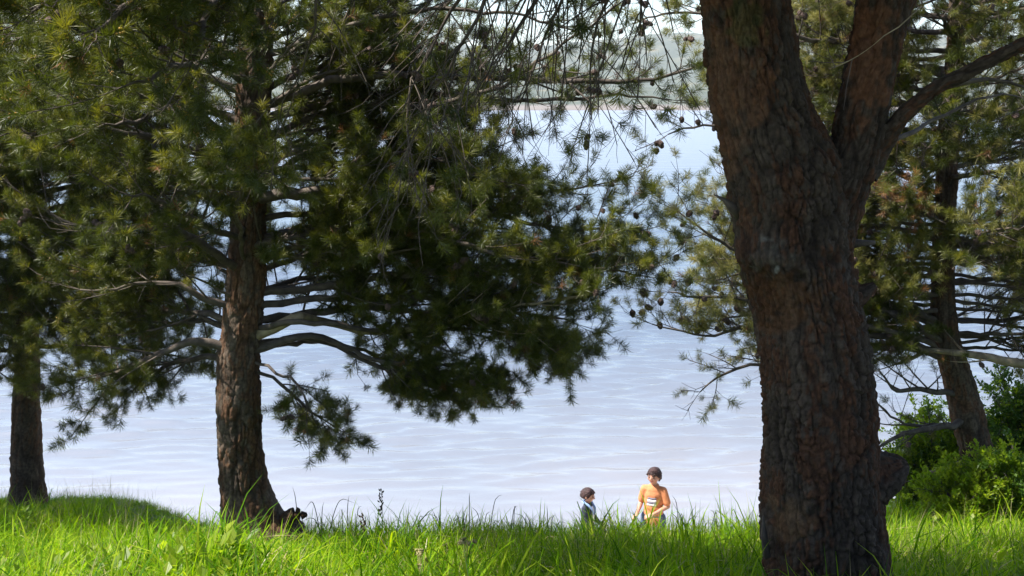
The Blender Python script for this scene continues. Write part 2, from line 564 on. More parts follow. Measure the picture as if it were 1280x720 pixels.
def template(coll, name, v, f, mats, mi=None):
    me = bpy.data.meshes.new(name)
    me.from_pydata([tuple(x) for x in v], [], [tuple(x) for x in f])
    for m in mats: me.materials.append(m)
    if mi is not None:
        me.polygons.foreach_set('material_index', np.asarray(mi, np.int32))
    o = bpy.data.objects.new(name, me)
    coll.objects.link(o)


def needle_tuft(seed, n, mats, spread=(28, 88), catkin=False, ln=(0.06, 0.095), wd=0.0015):
    g = random.Random(seed)
    v, f, mi = [], [], []
    for k in range(n):
        z0 = g.uniform(0, 0.075); th = R(g.uniform(*spread)); az = g.uniform(0, 6.283); l = g.uniform(*ln)
        d = Vector((math.sin(th) * math.cos(az), math.sin(th) * math.sin(az), math.cos(th)))
        s = d.cross(Vector((g.uniform(-1, 1), g.uniform(-1, 1), g.uniform(-1, 1)))).normalized() * wd
        b = Vector((0, 0, z0)); m_ = b + d * l * 0.55; e = b + d * l + Vector((g.uniform(-.006, .006), g.uniform(-.006, .006), -0.006))
        i = len(v)
        v += [b - s * .6, b + s * .6, m_ - s, m_ + s, e]
        f += [(i, i + 1, i + 3, i + 2), (i + 2, i + 3, i + 4)]; mi += [0, 0]
    if catkin:
        for k in range(7):
            az = g.uniform(0, 6.28); b = Vector((0.008 * math.cos(az), 0.008 * math.sin(az), g.uniform(0.01, 0.05)))
            r, h = 0.006, 0.014
            i = len(v)
            for q in range(4):
                a = q * 1.571
                v.append(b + Vector((r * math.cos(a), r * math.sin(a), h / 2)))
            v += [b, b + Vector((0, 0, h))]
            for q in range(4):
                f += [(i + q, i + (q + 1) % 4, i + 5), (i + (q + 1) % 4, i + q, i + 4)]; mi += [1, 1]
    return v, f, mats, mi


C_TUFT = bpy.data.collections.new('needle tufts')
template(C_TUFT, 'tuft_0', *needle_tuft(1, 74, [M_NEEDLE]))
template(C_TUFT, 'tuft_1', *needle_tuft(2, 66, [M_NEEDLE], (20, 72)))
template(C_TUFT, 'tuft_2', *needle_tuft(3, 82, [M_NEEDLE], (35, 105)))
template(C_TUFT, 'tuft_3', *needle_tuft(4, 68, [M_NEEDLE_Y], (25, 85)))
template(C_TUFT, 'tuft_4', *needle_tuft(5, 66, [M_NEEDLE_Y], (20, 95)))
template(C_TUFT, 'tuft_5', *needle_tuft(6, 44, [M_NEEDLE, M_CATKIN], (20, 55), True))
template(C_TUFT, 'tuft_6', *needle_tuft(7, 40, [M_NEEDLE_D], (20, 85)))
G_TUFT = scatter_group(C_TUFT)


# ------------------------------------------------------------------ pine cone (shared mesh)
def cone_mesh():
    v, f = [], []
    rings, seg = 7, 9
    for i in range(rings):
        t = i / (rings - 1)
        r = 0.027 * (math.sin(math.pi * (0.10 + 0.80 * t ** 0.8)) ** 0.8)
        for k in range(seg):
            a = 2 * math.pi * (k + 0.5 * (i % 2)) / seg
            rr = r * (1.0 + 0.22 * ((k + i) % 2))
            v.append((rr * math.cos(a), rr * math.sin(a), 0.075 * t + 0.004 * ((k + i) % 2)))
    for i in range(rings - 1):
        for k in range(seg):
            a, b = i * seg + k, i * seg + (k + 1) % seg
            f.append((a, b, b + seg, a + seg))
    n = len(v); v += [(0, 0, -0.004), (0, 0, 0.08)]
    for k in range(seg):
        f.append(((k + 1) % seg, k, n)); f.append(((rings - 1) * seg + k, (rings - 1) * seg + (k + 1) % seg, n + 1))
    me = bpy.data.meshes.new('pine_cone')
    me.from_pydata(v, [], f)
    me.materials.append(M_CONE)
    return me


CONE = cone_mesh()


def add_cones(tree, spots):
    for p, d, s in spots:
        o = bpy.data.objects.new('pine_cone', CONE)
        COL.objects.link(o)
        o.parent = tree; o.matrix_parent_inverse = parent_inv(tree)
        o.location = p
        o.rotation_euler = Vector(d).to_track_quat('Z', 'Y').to_euler()
        o.scale = (s, s, s)


# ------------------------------------------------------------------ trunks with bark relief
def trunk_px(rows, depth):
    """rows (py, left px, right px) -> axis points and radii at the given distance."""
    pts, rad = [], []
    for k, (py, a, b) in enumerate(rows):
        Y = depth(py) if callable(depth) else depth
        p = P((a + b) / 2, py, Y)
        pts.append(p); rad.append((b - a) / 2 / F * fdepth(p))
    return pts, rad


def bark_tube(pts, rad, nth, step, cu, cv, amp, seed, outer, crackc, red, lump=0.04, warp=0.6, tip=False):
    c, r = catmull(pts, rad, step)
    t = np.gradient(c, axis=0); t /= np.linalg.norm(t, axis=1)[:, None]
    a = np.array((1.0, 0, 0)) - t * t[:, :1]; a /= np.linalg.norm(a, axis=1)[:, None]
    b = np.cross(t, a)
    th = np.arange(nth) * 2 * math.pi / nth
    s = np.concatenate([[0], np.cumsum(np.linalg.norm(np.diff(c, axis=0), axis=1))])
    TH, S = np.meshgrid(th, s)
    circ = 2 * math.pi * float(np.mean(r))
    nu = max(5, int(round(circ / cu)))
    U = TH / (2 * math.pi)
    n_lo = max(4, nu // 3)
    w1 = vnoise(U * nu, S / cv * 1.7 + 40, nu, seed + 1) - 0.5
    w2 = vnoise(U * nu, S / cv * 1.7 + 40, nu, seed + 2) - 0.5
    f1, f2, cr = voronoi(U * nu + warp * w1 * 1.3, S / cv + warp * w2 + 30, nu, seed)
    plate = sstep(0.0, 0.22, f2 - f1)
    nu2 = nu * 3
    g1, g2, cr2 = voronoi(U * nu2 + 0.7 * w1, S / cv * 2.4 + 30 + 0.6 * w2, nu2, seed + 5)
    fl = sstep(0.0, 0.25, g2 - g1)
    lo = vnoise(U * n_lo, S * 2.2 + 20, n_lo, seed + 3) - 0.5
    vlo = vnoise(U * 3, S * 0.9 + 20, 3, seed + 4) - 0.5
    rid = 1 - np.abs(2 * vnoise(U * nu * 1.0 + 0.45 * w1, S / cv * 0.40 + 20, nu, seed + 7) - 1)
    rid2 = vnoise(U * nu * 4, S / cv * 5 + 20, nu * 4, seed + 8) - 0.5
    big = 0.45 + 1.1 * vnoise(U * n_lo, S * 3.1 + 50, n_lo, seed + 9)
    d = amp * big * (0.55 * (plate * (0.35 + 1.0 * cr) - 0.5) + 0.42 * (fl * (0.3 + cr2) - 0.4) - 0.6 * sstep(0.72, 0.97, rid) + 0.22 * rid2 + 0.8 * lo)
    Rr = r[:, None] * (1 + lump * 2 * vlo + lump * lo) + d
    v = c[:, None, :] + Rr[..., None] * (np.cos(TH)[..., None] * a[:, None, :] + np.sin(TH)[..., None] * b[:, None, :])
    m = len(c)
    v = v.reshape(-1, 3)
    i = np.arange(m - 1)[:, None] * nth + np.arange(nth)[None, :]
    j = np.arange(m - 1)[:, None] * nth + (np.arange(nth)[None, :] + 1) % nth
    f = np.stack([i, j, j + nth, i + nth], -1).reshape(-1, 4)
    # colour of the bark itself: grey-brown plates, red-brown where flakes have come off, dark crack lining
    oc, cc, rc = (np.array(x) for x in (outer, crackc, red))
    fres = sstep(0.46, 0.66, vnoise(U * n_lo * 2, S * 5 + 10, n_lo * 2, seed + 6) * 0.6 + cr2 * 0.4)
    col = oc * (0.75 + 0.5 * cr[..., None]) * (1 - fres[..., None]) + rc * fres[..., None]
    pl = (0.25 + 0.75 * (0.3 + 0.7 * plate) * (0.55 + 0.45 * fl) * (1 - 0.8 * sstep(0.75, 0.97, rid)))[..., None]
    col = cc * (1 - pl) + col * pl
    return v, f, col.reshape(-1, 3)


def join_parts(parts):
    V, Fc, C, n = [], [], [], 0
    for v, f, c in parts:
        V.append(v); Fc.append(f + n); C.append(c); n += len(v)
    return np.concatenate(V), np.concatenate(Fc), np.concatenate(C)


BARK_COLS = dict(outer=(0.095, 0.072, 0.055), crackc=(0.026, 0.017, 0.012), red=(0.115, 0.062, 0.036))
BARK_DARK = dict(outer=(0.052, 0.039, 0.030), crackc=(0.012, 0.008, 0.006), red=(0.072, 0.034, 0.019))  # darker bark set: shade on the forked trunk is put into the colour


# ------------------------------------------------------------------ growing branches
class Crown:
    def __init__(s, seed):
        s.g = random.Random(seed)
        s.tw = Tubes()
        s.pos, s.dir, s.scl, s.idx = [], [], [], []
        s.branches = []
        s.cones = []

    def tuft(s, p, d, sc, kinds):
        s.pos.append(p); s.dir.append(d); s.scl.append(sc * s.g.uniform(0.75, 1.2)); s.idx.append(6 if s.g.random() < 0.018 else s.g.choice(kinds))

    def unit(s, z=1.0):
        g = s.g
        v = np.array((g.gauss(0, 1), g.gauss(0, 1), g.gauss(0, 1) * z))
        return v / (np.linalg.norm(v) + 1e-9)

    def twig(s, p, d, l, o):
        g = s.g
        d = d / (np.linalg.norm(d) + 1e-9)
        n = 3
        bend = s.unit() * l * 0.18 + np.array((0, 0, o['twist'] * l * 0.3))
        t = np.linspace(0, 1, n)[:, None]
        q = p + d * l * t + bend * t ** 2
        s.tw.add(q, np.linspace(o['tr'], o['tr'] * 0.55, n), 3, False)
        e = q[-1] - q[-2]; e /= np.linalg.norm(e)
        if g.random() < o['tuft']:
            s.tuft(q[-1] - e * 0.02, e, g.uniform(0.75, 1.15) * o['ts'], o['kinds'])
            for b in range(o['back']):
                if g.random() < 0.75:
                    k = q[-1] - e * (0.05 + 0.05 * b)
                    s.tuft(k, e + s.unit() * 0.35, g.uniform(0.7, 1.0) * o['ts'], o['kinds'])
        if g.random() < o['cone']:
            k = q[1]
            for c in range(g.choice((1, 1, 2, 3))):
                dd = s.unit() * 0.8 + np.array((0, 0, -0.7))
                s.cones.append((k + s.unit() * 0.018 * c, tuple(dd), g.uniform(0.7, 1.1) * o['csize']))

    def branch(s, pts, r0, r1, pale=False, **kw):
        """One limb along pts with its side shoots, twigs and needle tufts."""
        o = dict(dens=7.5, sub=0.85, subt=0.2, tdens=20, tlen=(0.06, 0.22), tuft=0.92, ts=0.95, back=2, kinds=(0, 0, 1, 2),
                 cone=0.02, csize=0.78, droop=0.0, up=0.15, flat=0.5, bare=0.25, twist=0.5, tr=0.0028, build=True, sides=7, wander=0.013)
        o.update(kw)
        g = s.g
        c, r = catmull(pts, np.linspace(r0, r1, len(pts)) if np.isscalar(r0) else r0, 0.10)
        # natural wander
        m = len(c)
        w = np.cumsum(nrg.normal(0, o['wander'], (m, 3)), 0)
        w -= np.linspace(0, 1, m)[:, None] * w[-1]
        c = c + w
        tb = Tubes()
        tb.add(c, r, o['sides'], True, 0.08)
        seg = np.linalg.norm(np.diff(c, axis=0), axis=1)
        cum = np.concatenate([[0], np.cumsum(seg)]); L = cum[-1]
        tg = np.gradient(c, axis=0); tg /= np.linalg.norm(tg, axis=1)[:, None] + 1e-9
        ns = int(L * o['dens'])
        for k in range(ns + 1):
            t = 1.0 if k == ns else o['subt'] + (1 - o['subt']) * (k + g.random()) / ns
            i = min(m - 1, int(np.searchsorted(cum, t * L)))
            T = tg[i]
            side = np.cross(T, (0, 0, 1.0)); side /= np.linalg.norm(side) + 1e-9
            upv = np.cross(side, T)
            sg = 1 if k % 2 else -1
            d = T * g.uniform(0.35, 0.9) + side * sg * g.uniform(0.4, 1.0) + upv * (g.gauss(0, o['flat']) + o['up'])
            if k == ns: d = T + s.unit() * 0.2
            d /= np.linalg.norm(d)
            l = max(0.18, o['sub'] * (0.35 + 0.65 * (1 - t) + 0.1) * g.uniform(0.55, 1.25))
            n = 6
            tt = np.linspace(0, 1, n)[:, None]
            q = c[i] + d * l * tt + (np.array((0, 0, 0.16 * l)) + T * l * 0.15 + s.unit() * 0.12 * l) * tt ** 2 + np.array((0, 0, -o['droop'] * l)) * tt ** 1.6
            rb = min(r[i] * 0.55, 0.013) * g.uniform(0.7, 1.0)
            tb.add(q, np.linspace(rb, 0.0032, n), 4, False)
            qs = np.gradient(q, axis=0); qs /= np.linalg.norm(qs, axis=1)[:, None]
            nt_ = max(2, int(l * o['tdens']))
            for j in range(nt_ + 1):
                u = 1.0 if j == nt_ else g.uniform(o['bare'], 1.0)
                x = u * (n - 1); a = min(int(x), n - 2); fr = x - a
                pp = q[a] * (1 - fr) + q[a + 1] * fr
                td = qs[a] * g.uniform(0.5, 1.0) + s.unit() * 0.75 + np.array((0, 0, 0.15 - o['droop']))
                s.twig(pp, td, g.uniform(*o['tlen']), o)
        if o['build']:
            s.branches.append((tb, pale))
        return c

    def finish(s, tree, yel=None):
        for tb, pale in s.branches:
            tb.build('branch', M_BRANCH_P if pale else M_BRANCH, tree)
        t = s.tw.build('twigs', M_TWIG, tree); t['kind'] = 'stuff'
        scatter('foliage', np.array(s.pos), dir_euler(np.array(s.dir), 0), np.array(s.scl), np.array(s.idx), G_TUFT, tree)
        if len(s.cones) > 290:
            def off_view(c):                                 # the 290 that show largest: in view first, then nearest
                z = fdepth(c[0]); x = abs(c[0][0] / z * F); y = float(np.dot(c[0], UPV)) / z * F
                return (not (x < 660 and -370 < y < 380), z)
            s.cones.sort(key=off_view)
            s.cones = s.cones[:290]
        add_cones(tree, s.cones)
        print('crown', tree.name, 'tufts', len(s.pos), 'cones', len(s.cones))


def on_axis(pts, rad, py):
    """Axis point and radius of a trunk given by pixel rows, at photo row py."""
    return None


def axis_at(rows, depth, py):
    rows = sorted(rows)
    ys = [r[0] for r in rows]
    x = np.interp(py, ys, [(r[1] + r[2]) / 2 for r in rows])
    return P(x, py, depth)


def limb(rows, depth, y0, *pp):
    """Branch polyline from the trunk at row y0 through (px, py, distance) points."""
    return [axis_at(rows, depth, y0)] + [P(*q) for q in pp]


# ---- pine A: the thick pine at the crest, left of centre
YA = 9.0
ROWS_A = [(675, 258, 384), (660, 268, 366), (645, 275, 352), (610, 276, 335), (575, 274, 329), (540, 272, 327), (500, 272, 325), (440, 274, 325), (400, 279, 327),
          (340, 286, 330), (280, 289, 332), (200, 292, 335), (100, 297, 337), (0, 302, 339), (-150, 308, 337), (-350, 315, 334), (-560, 322, 330)]


def pine_a():
    base = P(312, 655, YA)
    t = empty('pine_tree', (base[0], base[1], gz(base[0], base[1])), 'big pine with thick furrowed trunk on the grassy crest and wide boughs over the water', 'tree', 'pines on the bank')
    pts, rad = trunk_px(ROWS_A, YA)
    v, f, c = bark_tube(pts, rad, 150, 0.017, 0.055, 0.13, 0.022, 21, lump=0.05, **BARK_COLS)
    mesh_np('trunk', v, f, M_BARK, t, attrs={'bark': c})
    cr = Crown(3)
    def B(y0, *pp, r=0.03, r1=0.006, **k):
        pp = [(x, y, Y + 0.6 if x > 395 and Y < 8.75 else Y) for x, y, Y in pp]
        return cr.branch(limb(ROWS_A, YA, y0, *pp), r, r1, **k)
    # right side
    B(428, (345, 412, 8.9), (378, 394, 8.8), (430, 400, 8.7), (485, 410, 8.6), (560, 398, 8.4), (650, 378, 8.3), (750, 362, 8.2), r=0.055, pale=True, subt=0.45, sub=0.9, dens=8)
    B(440, (350, 420, 9.0), (385, 418, 9.1), (430, 432, 9.2), (480, 452, 9.2), (555, 458, 9.2), (600, 455, 9.2), r=0.04, subt=0.55, sub=0.55, droop=0.35, up=-0.3, dens=9)
    B(432, (380, 420, 9.4), (450, 440, 9.7), (520, 470, 9.8), (575, 485, 9.8), r=0.03, subt=0.5, sub=0.5, droop=0.3, up=-0.2, dens=9)
    B(250, (400, 233, 8.8), (470, 242, 8.6), (580, 265, 8.4), (680, 285, 8.3), (790, 288, 8.2), r=0.05, subt=0.4, cone=0.09, up=0.25, tuft=0.75, dens=7.5, sub=0.6)
    B(255, (400, 240, 9.2), (480, 255, 9.3), (570, 250, 9.3), (660, 240, 9.2), (760, 228, 9.1), r=0.04, subt=0.45, cone=0.07, tuft=0.6, back=1, sub=0.55, tdens=11)
    B(140, (450, 98, 8.8), (600, 104, 8.6), (720, 104, 8.5), (800, 103, 8.4), (850, 88, 8.4), (888, 74, 8.3), r=0.038, subt=0.25, cone=0.05, tuft=0.6, back=1, sub=0.6, dens=6)
    B(160, (450, 125, 9.3), (560, 120, 9.5), (680, 122, 9.6), (770, 118, 9.6), (840, 125, 9.6), r=0.035, cone=0.05, tuft=0.55, back=1, sub=0.5, dens=6)
    B(180, (420, 135, 8.6), (520, 138, 8.2), (620, 105, 8.0), (700, 60, 7.9), (770, 5, 7.8), r=0.03, cone=0.05, tuft=0.5, back=1, sub=0.6, dens=5)
    B(70, (440, 30, 8.8), (540, 12, 8.5), (640, 20, 8.4), (720, 40, 8.4), r=0.028, tuft=0.5, back=1, cone=0.04, dens=5)
    B(362, (420, 352, 8.7), (540, 342, 8.4), (680, 330, 8.2), (805, 345, 8.1), r=0.04, subt=0.08, dens=7, sub=0.8, cone=0.04)
    B(335, (430, 305, 8.3), (540, 302, 7.9), (640, 320, 7.8), (740, 335, 7.8), r=0.035, subt=0.08, dens=7, cone=0.04)
    B(400, (420, 383, 9.4), (520, 380, 9.8), (620, 395, 10.0), (690, 420, 10.0), r=0.04, subt=0.15, dens=10, droop=0.15, up=0.1)
    B(380, (440, 370, 9.3), (560, 365, 9.4), (660, 390, 9.4), (720, 405, 9.4), r=0.035, subt=0.15, dens=10, up=0.1, droop=0.1)
    B(345, (385, 318, 9.6), (440, 305, 10.0), (500, 320, 10.2), r=0.03, subt=0.05, dens=11, up=0.2)
    B(372, (380, 350, 9.5), (440, 345, 9.8), (510, 352, 10.0), r=0.03, subt=0.05, dens=11, up=0.2)
    B(310, (375, 290, 8.6), (425, 280, 8.3), (480, 285, 8.1), r=0.03, subt=0.05, dens=10)
    B(330, (255, 315, 9.6), (200, 320, 9.9), (150, 330, 10.1), r=0.03, subt=0.05, dens=10)
    B(415, (240, 405, 9.6), (180, 415, 9.9), (110, 430, 10.0), r=0.03, subt=0.1, dens=10)
    B(300, (420, 275, 9.5), (530, 270, 9.9), (620, 285, 10.1), (700, 310, 10.1), r=0.035, dens=9)
    B(300, (410, 285, 8.4), (500, 250, 8.1), (560, 230, 8.0), r=0.035, dens=9)
    B(230, (400, 190, 8.7), (480, 165, 8.5), (560, 160, 8.4), r=0.035, dens=9)
    B(210, (390, 180, 9.5), (460, 170, 9.9), (540, 185, 10.0), r=0.03, dens=9)
    B(320, (400, 330, 8.3), (470, 320, 8.0), (540, 310, 7.9), r=0.03, dens=9)
    B(450, (348, 480, 9.0), (375, 505, 9.1), (400, 520, 9.1), (420, 535, 9.1), r=0.018, subt=0.3, sub=0.35, droop=0.3, dens=9, up=-0.1)
    B(445, (360, 470, 8.7), (385, 500, 8.5), (400, 535, 8.5), r=0.014, subt=0.3, sub=0.3, droop=0.3, dens=8)
    B(120, (400, 80, 9.3), (470, 60, 9.6), (550, 75, 9.8), r=0.03, dens=7, tuft=0.75)
    B(40, (420, 10, 9.2), (480, -10, 9.4), r=0.03, dens=7)
    for k, (ya, x1, y1, x2, y2, Yd) in enumerate(((150, 420, 110, 520, 60, 9.9), (120, 430, 60, 540, 30, 10.2), (100, 400, 40, 480, 5, 8.5), (170, 440, 150, 560, 150, 10.3), (190, 430, 185, 560, 200, 9.8), (90, 390, 60, 450, 60, 10.2),
                                                   (60, 400, 20, 500, 10, 8.4), (200, 400, 160, 500, 110, 8.3), (230, 430, 225, 560, 240, 8.6), (140, 410, 90, 500, 85, 8.5), (20, 390, -5, 460, 30, 10.0), (180, 450, 120, 600, 70, 9.8))):
        B(ya, (x1, y1, (YA + Yd) / 2), (x2, y2, Yd), r=0.02, subt=0.08, dens=8, sub=0.6, back=1, cone=0.05)
    B(215, (400, 215, 8.6), (500, 205, 8.2), (590, 215, 8.1), (640, 235, 8.1), r=0.03, dens=9)
    B(270, (400, 262, 9.2), (490, 290, 9.5), (560, 330, 9.6), r=0.03, dens=9)
    B(415, (400, 405, 8.8), (500, 420, 8.6), (600, 420, 8.5), (690, 430, 8.5), r=0.03, subt=0.4, dens=8, droop=0.2, up=-0.1)
    B(430, (390, 425, 9.3), (470, 455, 9.4), (550, 475, 9.5), (600, 480, 9.5), r=0.03, subt=0.5, dens=9, sub=0.55, droop=0.25, up=-0.2)
    # left side
    B(437, (255, 424, 8.9), (200, 440, 9.0), (150, 462, 9.2), (115, 474, 9.3), r=0.045, subt=0.35, droop=0.2, dens=9, up=-0.1)
    B(450, (230, 450, 9.4), (190, 470, 9.6), (165, 490, 9.6), r=0.03, subt=0.3, sub=0.45, droop=0.3, dens=9)
    B(390, (240, 362, 8.8), (190, 350, 8.7), (100, 362, 8.6), r=0.035, dens=8, kinds=(0, 1, 2, 5))
    B(400, (230, 395, 9.3), (160, 400, 9.7), (90, 410, 9.8), r=0.035, dens=9)
    B(345, (262, 310, 8.6), (215, 290, 8.2), (150, 290, 7.9), (90, 285, 7.8), (45, 255, 7.8), r=0.04, dens=4.5, cone=0.12, tuft=0.35, subt=0.4)
    B(330, (220, 320, 9.5), (140, 320, 9.9), (60, 340, 10.1), r=0.035, dens=9)
    B(260, (220, 235, 9.3), (140, 225, 9.6), (60, 230, 9.8), r=0.035, dens=9, kinds=(0, 1, 2))
    B(215, (240, 180, 8.7), (180, 165, 8.3), (90, 165, 8.1), (0, 170, 8.0), r=0.04, dens=9)
    B(200, (230, 140, 8.4), (170, 150, 7.6), (120, 160, 7.2), r=0.035, dens=8)
    B(160, (220, 125, 9.0), (120, 112, 9.1), (10, 120, 9.2), r=0.04, dens=9)
    B(120, (210, 80, 9.2), (110, 60, 9.5), (20, 70, 9.6), r=0.04, dens=9)
    B(80, (210, 50, 8.6), (120, 30, 8.3), (40, 40, 8.2), r=0.04, dens=9)
    B(30, (220, 0, 9.0), (120, -10, 9.1), (20, 10, 9.2), r=0.04, dens=9)
    B(110, (270, 80, 7.9), (215, 95, 6.6), (150, 110, 6.1), r=0.035, dens=6, kinds=(0, 1, 5))
    B(-60, (260, -40, 7.5), (200, -25, 6.3), (150, 10, 5.5), (120, 40, 5.3), r=0.045, dens=6.5, sub=0.5, subt=0.5, kinds=(1, 0, 5), ts=1.1)
    B(-60, (250, -60, 7.5), (130, -40, 6.3), (70, -10, 5.6), (40, 15, 5.4), r=0.045, dens=6.5, sub=0.45, subt=0.5, kinds=(1, 0, 5), ts=1.1)
    B(-30, (290, -20, 7.5), (270, 20, 6.4), (250, 60, 5.9), (235, 90, 5.8), r=0.03, dens=6, sub=0.4, subt=0.55, tuft=0.6, kinds=(1, 0, 5), ts=1.1)
    B(300, (240, 280, 8.2), (190, 250, 7.6), (150, 240, 7.3), r=0.03, dens=8)
    B(290, (270, 230, 8.0), (270, 200, 7.2), (285, 200, 6.8), r=0.02, dens=5, sub=0.35, subt=0.6, kinds=(1, 0))
    B(330, (300, 270, 8.1), (320, 220, 7.4), (340, 215, 6.9), r=0.02, dens=5, sub=0.35, subt=0.6, kinds=(1, 0))
    B(360, (260, 330, 9.5), (220, 310, 9.9), (235, 305, 10.1), r=0.02, dens=4, kinds=(6, 0), sub=0.3)
    # bare lower limbs
    B(330, (365, 285, 8.7), (410, 258, 8.5), r=0.016, dens=4, tuft=0.1, sub=0.3)
    B(380, (262, 358, 8.7), (235, 345, 8.5), r=0.014, dens=3, tuft=0.05, sub=0.2)
    # upper crown above the frame
    g = random.Random(77)
    for k in range(5):
        y0 = -80 - 85 * k
        a = g.uniform(0, 6.28); l = g.uniform(1.5, 2.4) * (1 - 0.05 * k)
        p0 = axis_at(ROWS_A, YA, y0)
        d = np.array((math.cos(a), 0.25 + 0.5 * math.sin(a), 0.2))
        cr.branch([p0, p0 + d * l * 0.5, p0 + d * l + np.array((0, 0, 0.15))], 0.035, 0.006, dens=5, sub=0.6)
    cr.finish(t)


pine_a()

# ---- pine B: the slimmer pine at the left edge
YB = 11.0
ROWS_B = [(650, 6, 62), (632, 9, 59), (618, 12, 56), (600, 14, 53), (540, 16, 50), (460, 17, 49), (300, 20, 47), (100, 24, 44), (-100, 28, 42), (-300, 31, 38)]


def pine_b():
    base = P(33, 620, YB)
    t = empty('pine_tree', (base[0], base[1], gz(base[0], base[1])), 'slimmer straight pine at the left edge, its trunk bare only below the dense crown', 'tree', 'pines on the bank')
    pts, rad = trunk_px(ROWS_B, YB)
    v, f, c = bark_tube(pts, rad, 80, 0.03, 0.05, 0.12, 0.018, 51, **BARK_COLS)
    mesh_np('trunk', v, f, M_BARK, t, attrs={'bark': c})
    cr = Crown(9)
    g = random.Random(5)
    for k in range(52):
        y0 = 440 - 11 * k
        a = g.uniform(-0.5, math.pi + 0.5) + (math.pi if k % 2 else 0)
        l = g.uniform(1.2, 2.2)
        p0 = axis_at(ROWS_B, YB, y0)
        d = np.array((math.cos(a), math.sin(a), 0.12))
        dr = -0.35 if y0 > 330 else 0
        yel = (0, 1, 2, 3, 5) if y0 < 330 else (0, 1, 2)
        cr.branch([p0, p0 + d * l * 0.5, p0 + d * l + np.array((0, 0, 0.1 + dr))], 0.03, 0.006, dens=8, sub=0.65, kinds=yel, cone=0.015)
    for k in range(22):
        y0 = 445 - 15 * k
        a = -1.57 + g.uniform(-0.9, 0.9)
        l = g.uniform(0.7, 1.5)
        p0 = axis_at(ROWS_B, YB, y0)
        d = np.array((math.cos(a), math.sin(a), 0.1))
        cr.branch([p0, p0 + d * l * 0.5, p0 + d * l + np.array((0, 0, -0.1))], 0.025, 0.006, dens=9, sub=0.55, subt=0.1, kinds=(0, 1, 2, 3) if y0 > 330 else (0, 1, 3, 5, 3), cone=0.01)
    cr.branch([P(-25, 155, 10.2), P(30, 178, 9.9), P(60, 192, 9.8), P(97, 207, 9.7)], 0.05, 0.035, pale=True, dens=1, tuft=0.1, sub=0.2)
    cr.finish(t)


pine_b()

# ---- pine E: added past the left edge to shade the mound, its boughs reach into view
def pine_e():
    x, y = -8.5, 10.4
    z = float(gz(x, y))
    t = empty('pine_tree', (x, y, z), 'pine added past the left edge for shade, only its dense dark boughs reaching in at upper left', 'tree', 'pines on the bank')
    pts = [np.array((x, y, z - 0.2)), np.array((x + 0.05, y, z + 2)), np.array((x - 0.1, y + 0.1, z + 5.5)), np.array((x, y, z + 9.3))]
    v, f, c = bark_tube(pts, [0.24, 0.19, 0.14, 0.04], 60, 0.05, 0.05, 0.12, 0.018, 71, **BARK_COLS)
    mesh_np('trunk', v, f, M_BARK, t, attrs={'bark': c})
    cr = Crown(31)
    g = random.Random(32)
    for k in range(84):
        h = 2.2 + 6.6 * k / 84
        a = g.uniform(-0.35, 0.9) if k % 2 else g.uniform(-0.3, 3.5)
        l = g.uniform(2.0, 3.5) * (1 - 0.07 * (h - 2.2))
        p0 = np.array((x, y, z + h))
        d = np.array((math.cos(a), math.sin(a), 0.12))
        cr.branch([p0, p0 + d * l * 0.5, p0 + d * l + np.array((0, 0, 0.05))], 0.035, 0.006, dens=6, sub=0.8, cone=0.01, tdens=14, ts=1.1)
    for k in range(22):  # low boughs added toward the viewer to dapple the grass with shade
        h = 2.4 + 2.4 * k / 22
        a = g.uniform(-1.7, -0.5); l = g.uniform(2.4, 4.0)
        p0 = np.array((x, y, z + h)); d = np.array((math.cos(a), math.sin(a), 0.1))
        cr.branch([p0, p0 + d * l * 0.5, p0 + d * l], 0.035, 0.006, dens=6, sub=0.8, cone=0.0, tdens=13, ts=1.15)
    cr.finish(t)


pine_e()

# ---- pine D: the leaning pine on the right
YD = 11.0
ROWS_D = [(670, 1226, 1290), (650, 1224, 1277), (620, 1217, 1258), (590, 1209, 1246), (555, 1201, 1238), (520, 1190, 1229), (480, 1181, 1215), (440, 1172, 1203), (400, 1165, 1196),
          (330, 1165, 1192), (200, 1172, 1196), (100, 1180, 1202), (0, 1188, 1209), (-150, 1198, 1214), (-330, 1207, 1215)]


